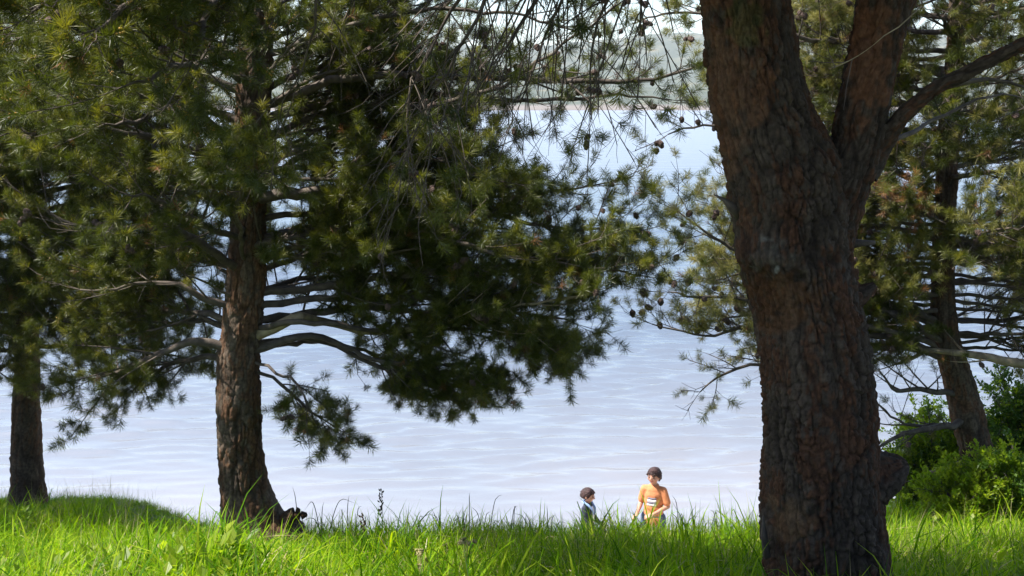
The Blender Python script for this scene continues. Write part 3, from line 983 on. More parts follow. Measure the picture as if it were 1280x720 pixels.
def pine_d():
    base = P(1245, 640, YD)
    t = empty('pine_tree', (base[0], base[1], gz(base[0], base[1])), 'leaning pine among the green shrubs, hung with many dark cones', 'tree', 'pines on the bank')
    pts, rad = trunk_px(ROWS_D, YD)
    v, f, c = bark_tube(pts, rad, 90, 0.028, 0.05, 0.12, 0.018, 81, **BARK_COLS)
    mesh_np('trunk', v, f, M_BARK, t, attrs={'bark': c})
    cr = Crown(14)
    B = lambda y0, *pp, r=0.03, r1=0.006, **k: cr.branch(limb(ROWS_D, YD, y0, *pp), r, r1, **k)
    Yk = (3, 4, 3, 4, 4, 3)
    # pale limb crossing in front of the trunk
    gd = random.Random(61)
    for k in range(34):
        y0 = 440 - 5 * k
        a = gd.uniform(-0.45, 0.9) if k % 2 else math.pi - gd.uniform(-0.45, 0.9)
        l = gd.uniform(1.0, 2.0)
        p0 = axis_at(ROWS_D, YD, y0)
        d = np.array((math.cos(a), math.sin(a), gd.uniform(-0.2, 0.08)))
        cr.branch([p0, p0 + d * l * 0.5, p0 + d * l], 0.022, 0.005, dens=8, sub=0.8, kinds=(3, 4, 1, 3), csize=0.9, cone=0.06, tuft=0.42, back=1, droop=0.1, tdens=17)
    cr.branch([P(1290, 458, 10.2), P(1240, 450, 10.3), P(1195, 441, 10.4), P(1158, 437, 10.5), P(1120, 455, 10.5)], 0.05, 0.014, pale=True, dens=4, tuft=0.3, sub=0.5, cone=0.1)
    # bare limbs toward the left, hung with cones
    B(490, (1150, 486, 10.7), (1120, 490, 10.6), (1105, 470, 10.5), r=0.035, r1=0.01, dens=8, tuft=0.12, cone=0.2, sub=0.7, droop=-0.1)
    B(522, (1165, 530, 10.6), (1125, 545, 10.3), (1097, 560, 10.2), r=0.042, r1=0.012, dens=3, tuft=0.08, cone=0.1, sub=0.4)
    B(530, (1150, 530, 10.8), (1115, 520, 10.6), (1085, 490, 10.5), r=0.025, r1=0.006, dens=6, tuft=0.12, cone=0.2, sub=0.6, droop=-0.1)
    B(573, (1175, 586, 10.8), (1150, 595, 10.7), r=0.03, r1=0.014, pale=True, dens=1, tuft=0.0, cone=0)
    # long boughs that come out beyond the big trunk's left side
    B(430, (1090, 385, 10.4), (1000, 378, 10.1), (930, 377, 9.9), (870, 372, 9.8), (835, 365, 9.8), r=0.035, dens=6, kinds=Yk, csize=0.95, cone=0.16, tuft=0.5, back=1, subt=0.35, sub=0.7)
    B(410, (1090, 350, 10.5), (1000, 330, 10.3), (930, 310, 10.2), (880, 290, 10.1), (845, 262, 10.1), r=0.035, dens=7, kinds=Yk, csize=0.95, cone=0.09, tuft=0.65, back=1, subt=0.4, sub=0.7)
    B(440, (1090, 420, 10.5), (1000, 425, 10.2), (940, 415, 10.1), (880, 425, 10.0), (815, 405, 9.9), r=0.035, dens=6.5, kinds=Yk, csize=0.95, cone=0.1, tuft=0.4, back=1, subt=0.4, sub=0.6)
    B(450, (1090, 440, 10.6), (1000, 460, 10.4), (940, 455, 10.3), (900, 470, 10.3), (875, 490, 10.3), r=0.03, dens=6, kinds=Yk, cone=0.04, tuft=0.4, back=1, subt=0.4, sub=0.6, droop=0.2)
    B(420, (1090, 370, 10.8), (1000, 360, 10.9), (940, 345, 10.9), (895, 350, 10.9), r=0.03, dens=8, kinds=Yk, csize=0.95, cone=0.09, tuft=0.8, back=2, subt=0.45, sub=0.6)
    B(440, (1090, 410, 10.3), (1000, 395, 10.2), (940, 392, 10.2), (900, 400, 10.2), r=0.03, dens=8, kinds=Yk, csize=0.95, cone=0.09, tuft=0.8, back=2, subt=0.45, sub=0.6)
    B(250, (1090, 200, 10.6), (1000, 175, 10.3), (930, 165, 10.1), (880, 160, 10.0), (835, 168, 9.9), r=0.03, dens=5, kinds=Yk, csize=0.95, cone=0.2, tuft=0.12, subt=0.4, sub=0.6)
    B(100, (1090, 60, 10.6), (1000, 50, 10.3), (930, 30, 10.1), (850, 20, 10.0), (790, 30, 9.9), r=0.03, dens=6, kinds=Yk, cone=0.08, tuft=0.55, back=1, subt=0.3, sub=0.7)
    # crown filling the right side
    g = random.Random(15)
    for k in range(80):
        y0 = 425 - 8 * k
        a = g.uniform(-0.5, math.pi + 0.5) + (math.pi if k % 2 else 0)
        l = g.uniform(1.1, 2.1)
        p0 = axis_at(ROWS_D, YD, y0)
        d = np.array((math.cos(a), math.sin(a), 0.10))
        kk = (3, 0, 1, 4, 2) if k % 3 else (0, 1, 2)
        cr.branch([p0, p0 + d * l * 0.5, p0 + d * l + np.array((0, 0, 0.05))], 0.03, 0.006, dens=9, sub=0.95, kinds=kk, csize=0.9, cone=0.03, tuft=0.72, back=1)
    B(280, (1140, 262, 10.0), (1112, 248, 9.6), r=0.02, dens=7, kinds=(6, 6, 3), sub=0.25, subt=0.5)
    cr.finish(t)


pine_d()

# ---- pine C: the big forked trunk in front
YC = 4.7
ROWS_CL = [(860, 940, 1150), (790, 950, 1130), (720, 959, 1110), (660, 958, 1102), (600, 956, 1096), (530, 955, 1090), (460, 950, 1085), (400, 942, 1076), (350, 930, 1067), (300, 921, 1060),
           (250, 914, 1058), (215, 908, 1050), (180, 902, 1032), (150, 896, 1018), (100, 888, 1002), (50, 882, 992), (0, 876, 983), (-120, 866, 962), (-300, 858, 935), (-520, 850, 905), (-720, 848, 870)]
ROWS_CR = [(380, 985, 1068), (330, 988, 1062), (285, 996, 1070), (250, 1010, 1082), (215, 1028, 1092), (180, 1040, 1100), (140, 1046, 1107), (100, 1056, 1115), (50, 1066, 1126), (0, 1073, 1137), (-120, 1088, 1150), (-300, 1110, 1160), (-480, 1140, 1160)]


def pine_c():
    base = P(1040, 800, YC)
    t = empty('pine_tree', (base[0], base[1], gz(base[0], base[1])), 'massive dark pine trunk that forks in two close to the viewer', 'tree', 'pines on the bank')
    pl, rl = trunk_px(ROWS_CL, YC)
    pr, rr = trunk_px(ROWS_CR, YC)
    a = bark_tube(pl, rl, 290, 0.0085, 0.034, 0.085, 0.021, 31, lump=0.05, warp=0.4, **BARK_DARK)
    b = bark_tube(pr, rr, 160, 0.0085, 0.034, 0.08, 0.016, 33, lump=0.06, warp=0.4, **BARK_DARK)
    v, f, c = join_parts([a, b])
    def swell(px, py, sx, sy, h):
        p = P(px, py, YC - 0.23); m = F / YC
        w = np.exp(-(((v[:, 0] - p[0]) * m / sx) ** 2 + ((v[:, 2] - p[2]) * m / sy) ** 2)) * (v[:, 1] < YC + 0.05)
        v[:, 1] -= w * h
        v[:, 0] -= w * h * 0.5
    swell(950, 325, 45, 24, 0.055); swell(985, 392, 36, 40, -0.035); swell(1062, 372, 22, 26, 0.02)
    # marks on the bark: a brown wound below a patch of pale resin, two small rubbed spots
    def patch(px, py, sx, sy, colr, k, nz=0.5, seed=1):
        p = P(px, py, YC - 0.23)
        m = F / YC
        du = (v[:, 0] - p[0]) * m / sx; dv = (v[:, 2] - p[2]) * m / sy
        wob = vnoise(v[:, 0] * 40 + 300, v[:, 2] * 25 + 300, 64, seed)
        w = k * (1 - sstep(0.55, 1.0, np.hypot(du, dv) + nz * (wob - 0.5))) * (v[:, 1] < YC)
        c[:] = c * (1 - w[:, None]) + np.array(colr) * w[:, None]
    patch(985, 382, 40, 46, (0.085, 0.038, 0.015), 0.55, 1.3, 3)
    patch(965, 322, 32, 20, (0.085, 0.08, 0.07), 0.45, 1.4, 4)
    patch(970, 337, 4, 9, (0.17, 0.17, 0.165), 0.7, 1.2, 5)
    patch(945, 337, 4, 6, (0.17, 0.17, 0.165), 0.7, 1.2, 6)
    patch(958, 300, 9, 5, (0.14, 0.135, 0.125), 0.6, 1.4, 11)
    patch(990, 655, 22, 30, (0.12, 0.07, 0.035), 0.45, 1.4, 7)
    patch(905, 110, 60, 110, (0.15, 0.07, 0.036), 0.4, 1.0, 8)
    patch(1100, 70, 40, 90, (0.15, 0.062, 0.03), 0.55, 1.0, 9)
    patch(938, 20, 24, 40, (0.045, 0.055, 0.015), 0.5, 0.9, 10)
    mesh_np('trunk', v, f, M_BARK, t, attrs={'bark': c})
    # sawn-off stub low on the right, knots and a splintered twig
    s0, s1 = P(1055, 606, YC), P(1135, 580, YC - 0.02)
    dd = s1 - s0
    sp = [s0 + dd * k for k in (0, 0.35, 0.6, 0.8, 0.93, 1.0)]
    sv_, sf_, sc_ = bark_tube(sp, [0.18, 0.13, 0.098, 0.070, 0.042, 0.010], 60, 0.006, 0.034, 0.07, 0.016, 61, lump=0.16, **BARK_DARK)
    mesh_np('branch_stub', sv_, sf_, M_BARK, t, attrs={'bark': sc_})
    s0, s1 = P(1045, 392, YC), P(1094, 356, YC)
    dd = s1 - s0
    sp = [s0 + dd * k for k in (0, 0.5, 0.8, 1.0)]
    sv_, sf_, sc_ = bark_tube(sp, [0.10, 0.055, 0.034, 0.015], 40, 0.007, 0.05, 0.08, 0.012, 62, lump=0.1, **BARK_DARK)
    mesh_np('branch_stub', sv_, sf_, M_BARK, t, attrs={'bark': sc_})
    tb = Tubes(); tb.add([P(1050, 306, YC), P(1075, 304, YC), P(1094, 303, YC - 0.03)], [0.03, 0.018, 0.008], 8, True, 0.15)
    tb.build('branch_stub', M_BRANCH, t)
    tb = Tubes(); tb.add([P(928, 268, YC - 0.03), P(914, 258, YC - 0.05), P(905, 250, YC - 0.06), P(892, 243, YC - 0.07)], [0.03, 0.02, 0.009, 0.002], 7, True, 0.2)
    tb.build('splintered_stub', M_BRANCH, t)
    tb = Tubes(); tb.add([P(959, 695, YC - 0.12), P(955, 670, YC - 0.14), P(954, 645, YC - 0.15)], [0.02, 0.013, 0.004], 6, True, 0.2)
    tb.build('bark_flake', M_BRANCH, t)
    cr = Crown(23)
    # the limb to the upper right
    lp = [P(1078, 215, YC), P(1098, 188, YC), P(1122, 152, YC - 0.05), P(1148, 128, YC - 0.07), P(1175, 108, YC - 0.1), P(1205, 94, YC - 0.12), P(1230, 80, YC - 0.15), P(1290, 50, YC - 0.2), P(1340, 30, YC - 0.25)]
    lr = [0.072, 0.050, 0.036, 0.033, 0.031, 0.030, 0.027, 0.025, 0.021]
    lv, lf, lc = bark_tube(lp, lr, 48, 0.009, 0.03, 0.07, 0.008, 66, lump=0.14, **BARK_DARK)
    mesh_np('branch', lv, lf, M_BARK, t, attrs={'bark': lc})
    cr.branch([P(1340, 30, YC - 0.25), P(1400, 0, YC - 0.3), P(1500, -40, YC - 0.3)], 0.024, 0.01, dens=5, tuft=0.5, sub=0.5)
    cr.branch([P(1180, 106, YC - 0.1), P(1230, 100, YC), P(1290, 112, YC)], 0.012, 0.005, dens=3, tuft=0.2, sub=0.3)
    cr.branch([P(1105, 185, YC), P(1180, 150, YC + 0.3), P(1270, 120, YC + 0.5)], 0.012, 0.004, dens=3, tuft=0.2, sub=0.3)
    # thin dead branch in the crotch
    cr.branch([P(1040, 185, YC), P(1048, 160, YC + 0.05), P(1058, 130, YC + 0.08)], 0.03, 0.02, dens=0.1, tuft=0, sub=0.2)
    cr.branch([P(1150, 5, YC - 0.3), P(1125, 30, YC - 0.33), P(1105, 50, YC - 0.35), P(1092, 56, YC - 0.35)], 0.003, 0.0015, pale=True, dens=0.5, tuft=0, sub=0.1)
    # drooping boughs let down into the frame from the crown overhead
    D = dict(csize=0.5, dens=12, sub=0.6, subt=0.3, tdens=9, tlen=(0.08, 0.28), tuft=0.15, back=0, droop=0.55, up=-0.2, flat=0.8, twist=0.1, wander=0.02, cone=0.03, tr=0.0019)
    for pp, kw in (
        ([(890, -170, 5.0), (760, -130, 5.4), (660, -60, 5.7), (600, -10, 5.8), (565, 60, 5.8), (540, 120, 5.8), (530, 190, 5.8)], {}),
        ([(890, -150, 5.0), (780, -110, 5.5), (700, -50, 5.8), (662, 5, 6.0), (635, 52, 6.1), (608, 95, 6.1), (583, 128, 6.1)], {}),
        ([(880, -190, 5.1), (740, -160, 5.8), (620, -80, 6.3), (560, 0, 6.5), (522, 60, 6.5), (498, 115, 6.5), (505, 190, 6.5), (495, 260, 6.5)], {}),
        ([(885, -100, 5.0), (830, -80, 5.4), (780, -30, 5.7), (762, 10, 5.8), (745, 60, 5.8), (738, 120, 5.8)], dict(cone=0.05)),
        ([(885, -110, 5.1), (800, -100, 5.8), (720, -40, 6.1), (690, 30, 6.2), (665, 90, 6.2), (650, 130, 6.2)], dict(tuft=0.2)),
        ([(880, -180, 5.1), (720, -190, 5.5), (560, -140, 5.9), (440, -60, 6.1), (405, 20, 6.1), (380, 90, 6.1), (350, 150, 6.1)], dict(dens=5)),
        ([(885, -120, 5.0), (840, -60, 5.2), (810, -10, 5.3), (800, 40, 5.3)], dict(tuft=0.35, cone=0.1)),
    ):
        k = dict(D); k.update(kw)
        cr.branch([P(*q) for q in pp], 0.016, 0.0035, **k)
    # crown overhead
    g = random.Random(4)
    for k in range(44):
        left = k % 3 != 2
        rows = ROWS_CL if left else ROWS_CR
        y0 = -150 - 13 * k if left else -130 - 7 * k
        p0 = axis_at(rows, YC, y0)
        a = g.uniform(0, 6.28)
        l = g.uniform(1.6, 3.2)
        d = np.array((math.cos(a), 0.85 * math.sin(a), 0.28))
        cr.branch([p0, p0 + d * l * 0.5, p0 + d * l + np.array((0, 0, 0.1))], 0.04, 0.007, dens=5, sub=0.7, cone=0.0, tdens=13, ts=1.15)
    for k in range(46):  # long unseen boughs, added overhead and behind to shade the trunk
        rows = ROWS_CL if k % 2 else ROWS_CR
        y0 = -170 - 9 * k if k % 2 else -150 - 6 * k
        p0 = axis_at(rows, YC, y0)
        a = -1.57 + g.uniform(-1.1, 1.1) if k % 3 else math.pi + g.uniform(-0.5, 0.35)
        l = g.uniform(3.0, 4.6)
        d = np.array((math.cos(a), math.sin(a), 0.22))
        cr.branch([p0, p0 + d * l * 0.5, p0 + d * l + np.array((0, 0, -0.35))], 0.05, 0.007, dens=6, sub=1.0, subt=0.12, cone=0.0, back=3, ts=1.3, tdens=13)
    cr.finish(t)


pine_c()

# ------------------------------------------------------------------ grass
def blade(v, f, mi, g, base, h, w, az, lean, curl, mat):
    """One arching blade: four quads and a tip."""
    d = Vector((math.cos(az), math.sin(az), 0)); s = Vector((-math.sin(az), math.cos(az), 0))
    tw = g.uniform(-0.5, 0.5)
    s = s * math.cos(tw) + d * math.sin(tw)
    i = len(v); n = 5
    p = Vector(base); ang = lean
    for k in range(n + 1):
        t = k / n
        ww = w * (0.55 + 0.9 * t if t < 0.35 else 0.87 * (1 - (t - 0.35) / 0.65) ** 0.7 + 0.0)
        if k < n:
            v += [p - s * ww, p + s * ww]
        else:
            v.append(p)
        step = h / n
        p = p + (d * math.sin(ang) + Vector((0, 0, 1)) * math.cos(ang)) * step
        ang += curl / n * (0.4 + 1.5 * t)
    for k in range(n - 1):
        a = i + 2 * k
        f.append((a, a + 1, a + 3, a + 2)); mi.append(mat)
    a = i + 2 * (n - 1)
    f.append((a, a + 1, a + 2)); mi.append(mat)


def grass_clump(seed, n, hr, wr, straw=0.05, spread=0.07, lean=0.35, curl=(0.3, 1.9)):
    g = random.Random(seed)
    v, f, mi = [], [], []
    for k in range(n):
        a = g.uniform(0, 6.28); r = spread * math.sqrt(g.random())
        blade(v, f, mi, g, (r * math.cos(a), r * math.sin(a), -0.03), g.uniform(*hr), g.uniform(*wr), g.uniform(0, 6.28), abs(g.gauss(0, lean)), g.uniform(*curl), 1 if g.random() < straw else 0)
    return v, f, [M_GRASS, M_STRAW], mi


C_GRASS = bpy.data.collections.new('grass clumps')
for k in range(5):
    template(C_GRASS, 'clump_%d' % k, *grass_clump(100 + k, 17, (0.18, 0.48), (0.0022, 0.0044), 0.09, 0.07, 0.5, (0.3, 2.6)))
for k in range(3):
    template(C_GRASS, 'clump_%d' % (5 + k), *grass_clump(120 + k, 9, (0.30, 0.56), (0.0045, 0.008), 0.12, 0.06, 0.35, (0.9, 3.3)))
for k in range(2):
    template(C_GRASS, 'clump_%d' % (8 + k), *grass_clump(140 + k, 22, (0.08, 0.18), (0.0016, 0.003), 0.10, 0.08, 0.5))
def weed(seed):
    g = random.Random(seed)
    v, f = [], []
    for k in range(15):
        az = g.uniform(0, 6.28); th = g.uniform(0.4, 1.3); l = g.uniform(0.05, 0.10); w = l * g.uniform(0.2, 0.32)
        d = Vector((math.sin(th) * math.cos(az), math.sin(th) * math.sin(az), math.cos(th))); sd = Vector((-math.sin(az), math.cos(az), 0))
        b = Vector((g.gauss(0, .02), g.gauss(0, .02), g.uniform(0.02, 0.24)))
        i = len(v)
        v += [b, b + d * l * .5 - sd * w, b + d * l + Vector((0, 0, -0.012)), b + d * l * .5 + sd * w]
        f += [(i, i + 1, i + 2), (i, i + 2, i + 3)]
    return v, f, [M_BUSH]


def dry_stems(seed):
    g = random.Random(seed)
    v, f, mi = [], [], []
    for k in range(5):
        blade(v, f, mi, g, (g.gauss(0, .05), g.gauss(0, .05), -0.02), g.uniform(0.3, 0.52), 0.0017, g.uniform(0, 6.28), abs(g.gauss(0, .3)), g.uniform(0.1, 0.8), 0)
    for k in range(9):
        blade(v, f, mi, g, (g.gauss(0, .07), g.gauss(0, .07), g.uniform(0.04, 0.16)), g.uniform(0.10, 0.2), 0.003, g.uniform(0, 6.28), g.uniform(0.8, 1.5), g.uniform(0.2, 1.2), 0)
    return v, f, [M_STRAW], mi


template(C_GRASS, 'clump_a', *weed(301)); template(C_GRASS, 'clump_b', *weed(302)); template(C_GRASS, 'clump_c', *dry_stems(303))
G_GRASS = scatter_group(C_GRASS)


def build_grass():
    g = np.random.default_rng(2)
    pos, scl, idx = [], [], []
    n = 24000
    Y = g.uniform(1.8, 14.0, n * 2)
    X = g.uniform(-1, 1, n * 2) * (0.52 * Y + 2.0)
    keep = g.random(n * 2) < (0.52 * Y + 2.0) / 9.3
    X, Y = X[keep], Y[keep]
    yc = crest(X)
    k = Y < yc + 0.9
    X, Y, yc = X[k], Y[k], yc[k]
    Z = gz(X, Y)
    pat = vnoise(X * 1.3 + 60, Y * 1.3 + 60, 128, 8)
    tall = 0.42 + 0.75 * pat + 0.35 * vnoise(X * 4.1 + 90, Y * 4.1 + 90, 256, 18)
    r0 = g.random(len(X))
    short = sstep(-2.6, -3.2, X) * sstep(9.0, 10.0, Y)             # cropped turf on the left mound
    r = g.random(len(X))
    idx = np.where(r < 0.68, g.integers(0, 5, len(X)), np.where(r < 0.84, g.integers(5, 8, len(X)), g.integers(8, 10, len(X))))
    idx = np.where(short > 0.5, g.integers(8, 10, len(X)), idx)
    wp = vnoise(X * 0.9 + 40, Y * 0.9 + 40, 128, 28)
    idx = np.where((r0 < 0.2) & (wp > 0.62) & (short < 0.2) & (Y < yc - 0.8), g.integers(10, 12, len(X)), idx)
    idx = np.where((r0 > 0.955) | ((r0 > 0.85) & (wp < 0.3)), 12, idx)
    scl = tall * g.uniform(0.8, 1.15, len(X)) * (1 - 0.28 * sstep(6.8, 8.6, Y))
    rot = np.stack([g.normal(0, 0.08, len(X)), g.normal(0, 0.08, len(X)), g.uniform(0, 6.28, len(X))], -1)
    o = scatter('grass', np.stack([X, Y, Z], -1), rot, scl, idx, G_GRASS)
    print('grass clumps', len(X))


build_grass()


# ------------------------------------------------------------------ tall stalks, dried flowers
def stalk(px, py_top, Y, label, kind, seed, group=None):
    g = random.Random(seed)
    top = P(px, py_top, Y)
    x, y = top[0] + g.uniform(-0.04, 0.04), Y
    z = float(gz(x, y))
    nm = {'seed': 'seed_stalk', 'bent': 'grass_tuft', 'flower': 'dried_flower'}[kind]
    cat = {'seed': 'plant', 'bent': 'grass tuft', 'flower': 'flower'}[kind]
    e = empty(nm, (x, y, z), label, cat, group)
    e['kind'] = 'thing'
    h = top[2] - z
    b = np.array((x, y, z))
    mid = b * 0.5 + top * 0.5 + np.array((g.uniform(-.02, .02), 0, 0))
    tb = Tubes()
    if kind == 'bent':
        for q in range(g.randrange(3, 7)):
            an = g.uniform(0, 6.28); le = g.uniform(0.05, 0.5); hh = h * (1.0 if q == 0 else g.uniform(0.55, 0.95))
            dx = np.array((math.cos(an), math.sin(an), 0)) * le * hh
            p0 = b + np.array((g.gauss(0, .03), g.gauss(0, .03), 0))
            pp = [p0, p0 + dx * 0.15 + np.array((0, 0, hh * 0.45)), p0 + dx * 0.5 + np.array((0, 0, hh * 0.85)), p0 + dx + np.array((0, 0, hh * g.uniform(0.75, 1.05)))]
            c, r = catmull(pp, [0.003, 0.0042, 0.0034, 0.0006], 0.03)
            bl = Tubes(); bl.add(c, r, 3); bl.build('blade', M_DARKSTEM, e)
    elif kind == 'seed':
        c, r = catmull([b, mid, top], [0.004, 0.003, 0.002], 0.04)
        tb.add(c, r, 5); tb.build('stem', M_STRAW, e)
        hd = Tubes()
        for k in range(26):
            t = 0.62 + 0.38 * k / 26
            p = b * (1 - t) + top * t + np.array((g.gauss(0, .008), g.gauss(0, .008), 0))
            q = p + np.array((g.uniform(-.02, .02), g.uniform(-.02, .02), 0.02))
            hd.add([p, (p + q) / 2, q], [0.002, 0.007, 0.002], 5)
        hd.build('seed_head', M_CONE if g.random() < .5 else M_STRAW, e)
    else:
        c, r = catmull([b, mid, top], [0.003, 0.0025, 0.002], 0.04)
        tb.add(c, r, 4); tb.build('stem', M_STRAW, e)
        for k in range(7):
            hd = Tubes()
            p = top + np.array((g.uniform(-.05, .05), g.uniform(-.04, .04), g.uniform(-.06, .03)))
            for a in range(7):
                q = p + np.array((0.02 * math.cos(a * .9), 0.012 * math.sin(a * .9 + k), 0.014 * math.sin(a * .9)))
                hd.add([p, (p + q) / 2, q], [0.003, 0.007, 0.002], 4)
            hd.add([mid, p], [0.0015, 0.0015], 3)
            hd.build('flower_head', M_STRAW, e)


stalk(477, 612, 8.6, 'tall reddish seed stalk rising above the grass right of the big crest pine', 'seed', 1)
stalk(453, 645, 7.2, 'straw coloured seed stalk in the grass, nearer than the reddish one', 'seed', 2)
stalk(585, 678, 6.4, 'cluster of pale dried flower heads in the middle of the grass', 'flower', 3)
stalk(528, 694, 5.9, 'small tan dried flower cluster low in the grass', 'flower', 4)
for k, (px, py) in enumerate(((435, 625), (518, 634), (578, 614), (617, 611), (640, 625), (690, 633), (900, 630), (858, 618), (128, 622), (376, 612), (402, 610), (985, 630), (1150, 640), (553, 636), (665, 640))):
    stalk(px, py, float(crest((px - 640) / F * 9.3)) - 0.35 - 0.3 * (k % 3), 'thin dark tuft of tall grass rising above the crest against the water', 'bent', 40 + k, 'dark grass tufts along the crest')

# weathered stump beside the pine
def old_wood():
    b = P(366, 640, 8.9)
    z = float(gz(b[0], b[1]))
    pts = [np.array((b[0] - 0.16, b[1], z + 0.08)), np.array((b[0] - 0.02, b[1], z + 0.33)), np.array((b[0] + 0.06, b[1], z + 0.33)), np.array((b[0] + 0.12, b[1], z + 0.34))]
    v, f, c = bark_tube([pts[0] - np.array((0.05, 0, 0.2)), *pts], [0.08, 0.07, 0.055, 0.04, 0.015], 36, 0.012, 0.05, 0.1, 0.014, 91, lump=0.25, **BARK_DARK)
    o = mesh_np('stump', v, f, M_BARK, attrs={'bark': c})
    tag(o, 'low dark broken stump in the grass at the foot of the big crest pine', 'stump')


old_wood()


# ------------------------------------------------------------------ shrubs on the right
def leaf_spray(seed, n, mat):
    g = random.Random(seed)
    v, f = [], []
    for k in range(n):
        z = g.uniform(0, 0.11); az = g.uniform(0, 6.28); th = g.uniform(0.5, 1.4)
        d = Vector((math.sin(th) * math.cos(az), math.sin(th) * math.sin(az), math.cos(th)))
        s = d.cross(Vector((g.uniform(-1, 1), g.uniform(-1, 1), g.uniform(0, 1)))).normalized()
        l, w = g.uniform(0.028, 0.05), g.uniform(0.009, 0.015)
        b = Vector((0, 0, z)) + d * 0.008
        nrm = d.cross(s).normalized() * 0.004
        i = len(v)
        v += [b, b + d * l * .45 - s * w + nrm, b + d * l - nrm, b + d * l * .45 + s * w + nrm]
        f += [(i, i + 1, i + 2), (i, i + 2, i + 3)]
    return v, f, [mat]


C_LEAF = bpy.data.collections.new('leaf sprays')
for k in range(3):
    template(C_LEAF, 'spray_%d' % k, *leaf_spray(200 + k, 16, M_BUSH))
for k in range(2):
    template(C_LEAF, 'spray_%d' % (3 + k), *leaf_spray(210 + k, 18, M_BUSH_D))
G_LEAF = scatter_group(C_LEAF)


def shrub(px, Y, h, w, dep, n, kinds, label, seed, twn=26):
    g = random.Random(seed)
    b = P(px, 640, Y)
    z = float(gz(b[0], Y))
    e = empty('shrub', (b[0], Y, z), label, 'shrub', 'shrubs round the leaning pine')
    base = np.array((b[0], Y, z))
    tb = Tubes(); pos, dr, sc, ix = [], [], [], []
    for k in range(twn):
        a = g.uniform(0, 6.28); rr = math.sqrt(g.random())
        end = base + np.array((rr * w * math.cos(a), rr * dep * math.sin(a), h * g.uniform(0.45, 1.05) * (1 - 0.35 * rr ** 2)))
        mid = base * 0.55 + end * 0.45 + np.array((g.gauss(0, .06), g.gauss(0, .06), 0.12 * h))
        c, r = catmull([base + np.array((g.gauss(0, .06), g.gauss(0, .06), -0.05)), mid, end], [0.012, 0.008, 0.003], 0.08)
        tb.add(c, r, 5)
        m = len(c)
        for q in range(n):
            i = int((0.25 + 0.75 * g.random()) * (m - 1)); i = min(i, m - 2)
            d = np.array((g.gauss(0, 1), g.gauss(0, 1), g.gauss(0.3, 1)))
            d /= np.linalg.norm(d)
            l = g.uniform(0.05, 0.28)
            p = c[i]
            tb.add([p, p + d * l], [0.003, 0.0015], 3, False)
            for s in range(2):
                pos.append(p + d * l * (0.45 + 0.5 * s)); dr.append(d + np.array((0, 0, 0.3))); sc.append(g.uniform(0.7, 1.25)); ix.append(g.choice(kinds))
    tb.build('branches', M_TWIG, e)['kind'] = 'stuff'
    scatter('leaves', np.array(pos), dir_euler(np.array(dr), 0), np.array(sc), np.array(ix), G_LEAF, e)


shrub(1160, 11.6, 1.4, 0.6, 0.6, 40, (0, 1, 2, 3), 'bright green leafy shrub between the big forked trunk and the leaning pine', 1, 34)
shrub(1295, 11.6, 2.3, 0.8, 0.6, 46, (3, 4, 3, 0), 'tall dark green shrub behind the leaning pine at the right edge', 2, 44)
shrub(1200, 10.2, 0.75, 0.5, 0.35, 30, (0, 1, 2), 'low light green shrub at the foot of the leaning pine', 3, 26)
shrub(1225, 12.6, 2.0, 0.75, 0.5, 40, (3, 4, 0), 'dark green shrub seen through the gap behind the leaning trunk', 4, 36)
shrub(1275, 10.0, 0.85, 0.45, 0.35, 30, (0, 1, 3), 'mid green shrub before the leaning trunk at the right edge', 5, 24)


# ------------------------------------------------------------------ two boys on the beach
def skin_material():
    m, N, L, b = new_mat('skin')
    at = N.new('ShaderNodeAttribute'); at.attribute_name = 'skin'
    L.new(at.outputs['Color'], b.inputs['Base Color'])
    b.inputs['Roughness'].default_value = 0.5
    b.inputs['Subsurface Weight'].default_value = 0.1
    b.inputs['Subsurface Radius'].default_value = (0.02, 0.008, 0.004)
    return m


def cloth_material(name, c, var=0.15, rough=0.85):
    m, N, L, b = new_mat(name)
    tc = N.new('ShaderNodeTexCoord')
    n = N.new('ShaderNodeTexNoise'); n.inputs['Scale'].default_value = 18; n.inputs['Detail'].default_value = 4
    L.new(tc.outputs['Object'], n.inputs[0])
    rp = ramp(N, [(0.3, tuple(x * (1 - var) for x in c)), (0.7, tuple(min(1, x * (1 + var)) for x in c))])
    L.new(n.outputs[0], rp.inputs[0]); L.new(rp.outputs[0], b.inputs['Base Color'])
    b.inputs['Roughness'].default_value = rough
    bp = N.new('ShaderNodeBump'); bp.inputs['Strength'].default_value = 0.5; bp.inputs['Distance'].default_value = 0.02
    L.new(n.outputs[0], bp.inputs['Height']); L.new(bp.outputs[0], b.inputs['Normal'])
    return m


M_SKIN = skin_material()
M_HAIR = cloth_material('dark auburn hair', (0.035, 0.015, 0.015), 0.5, 0.75)
M_ORANGE = cloth_material('orange cotton', (0.52, 0.20, 0.085))
M_NAVY = cloth_material('navy cloth', (0.018, 0.022, 0.05))
M_BLUE = cloth_material('pale blue lining', (0.24, 0.36, 0.62))
M_WHITE = cloth_material('white cotton', (0.72, 0.72, 0.74), 0.05)
M_GREYP = cloth_material('grey print', (0.16, 0.15, 0.2), 0.05)
M_SHORTS = cloth_material('blue denim', (0.06, 0.09, 0.17))
M_EYE = cloth_material('dark eyes', (0.012, 0.008, 0.006), 0.05, 0.2)


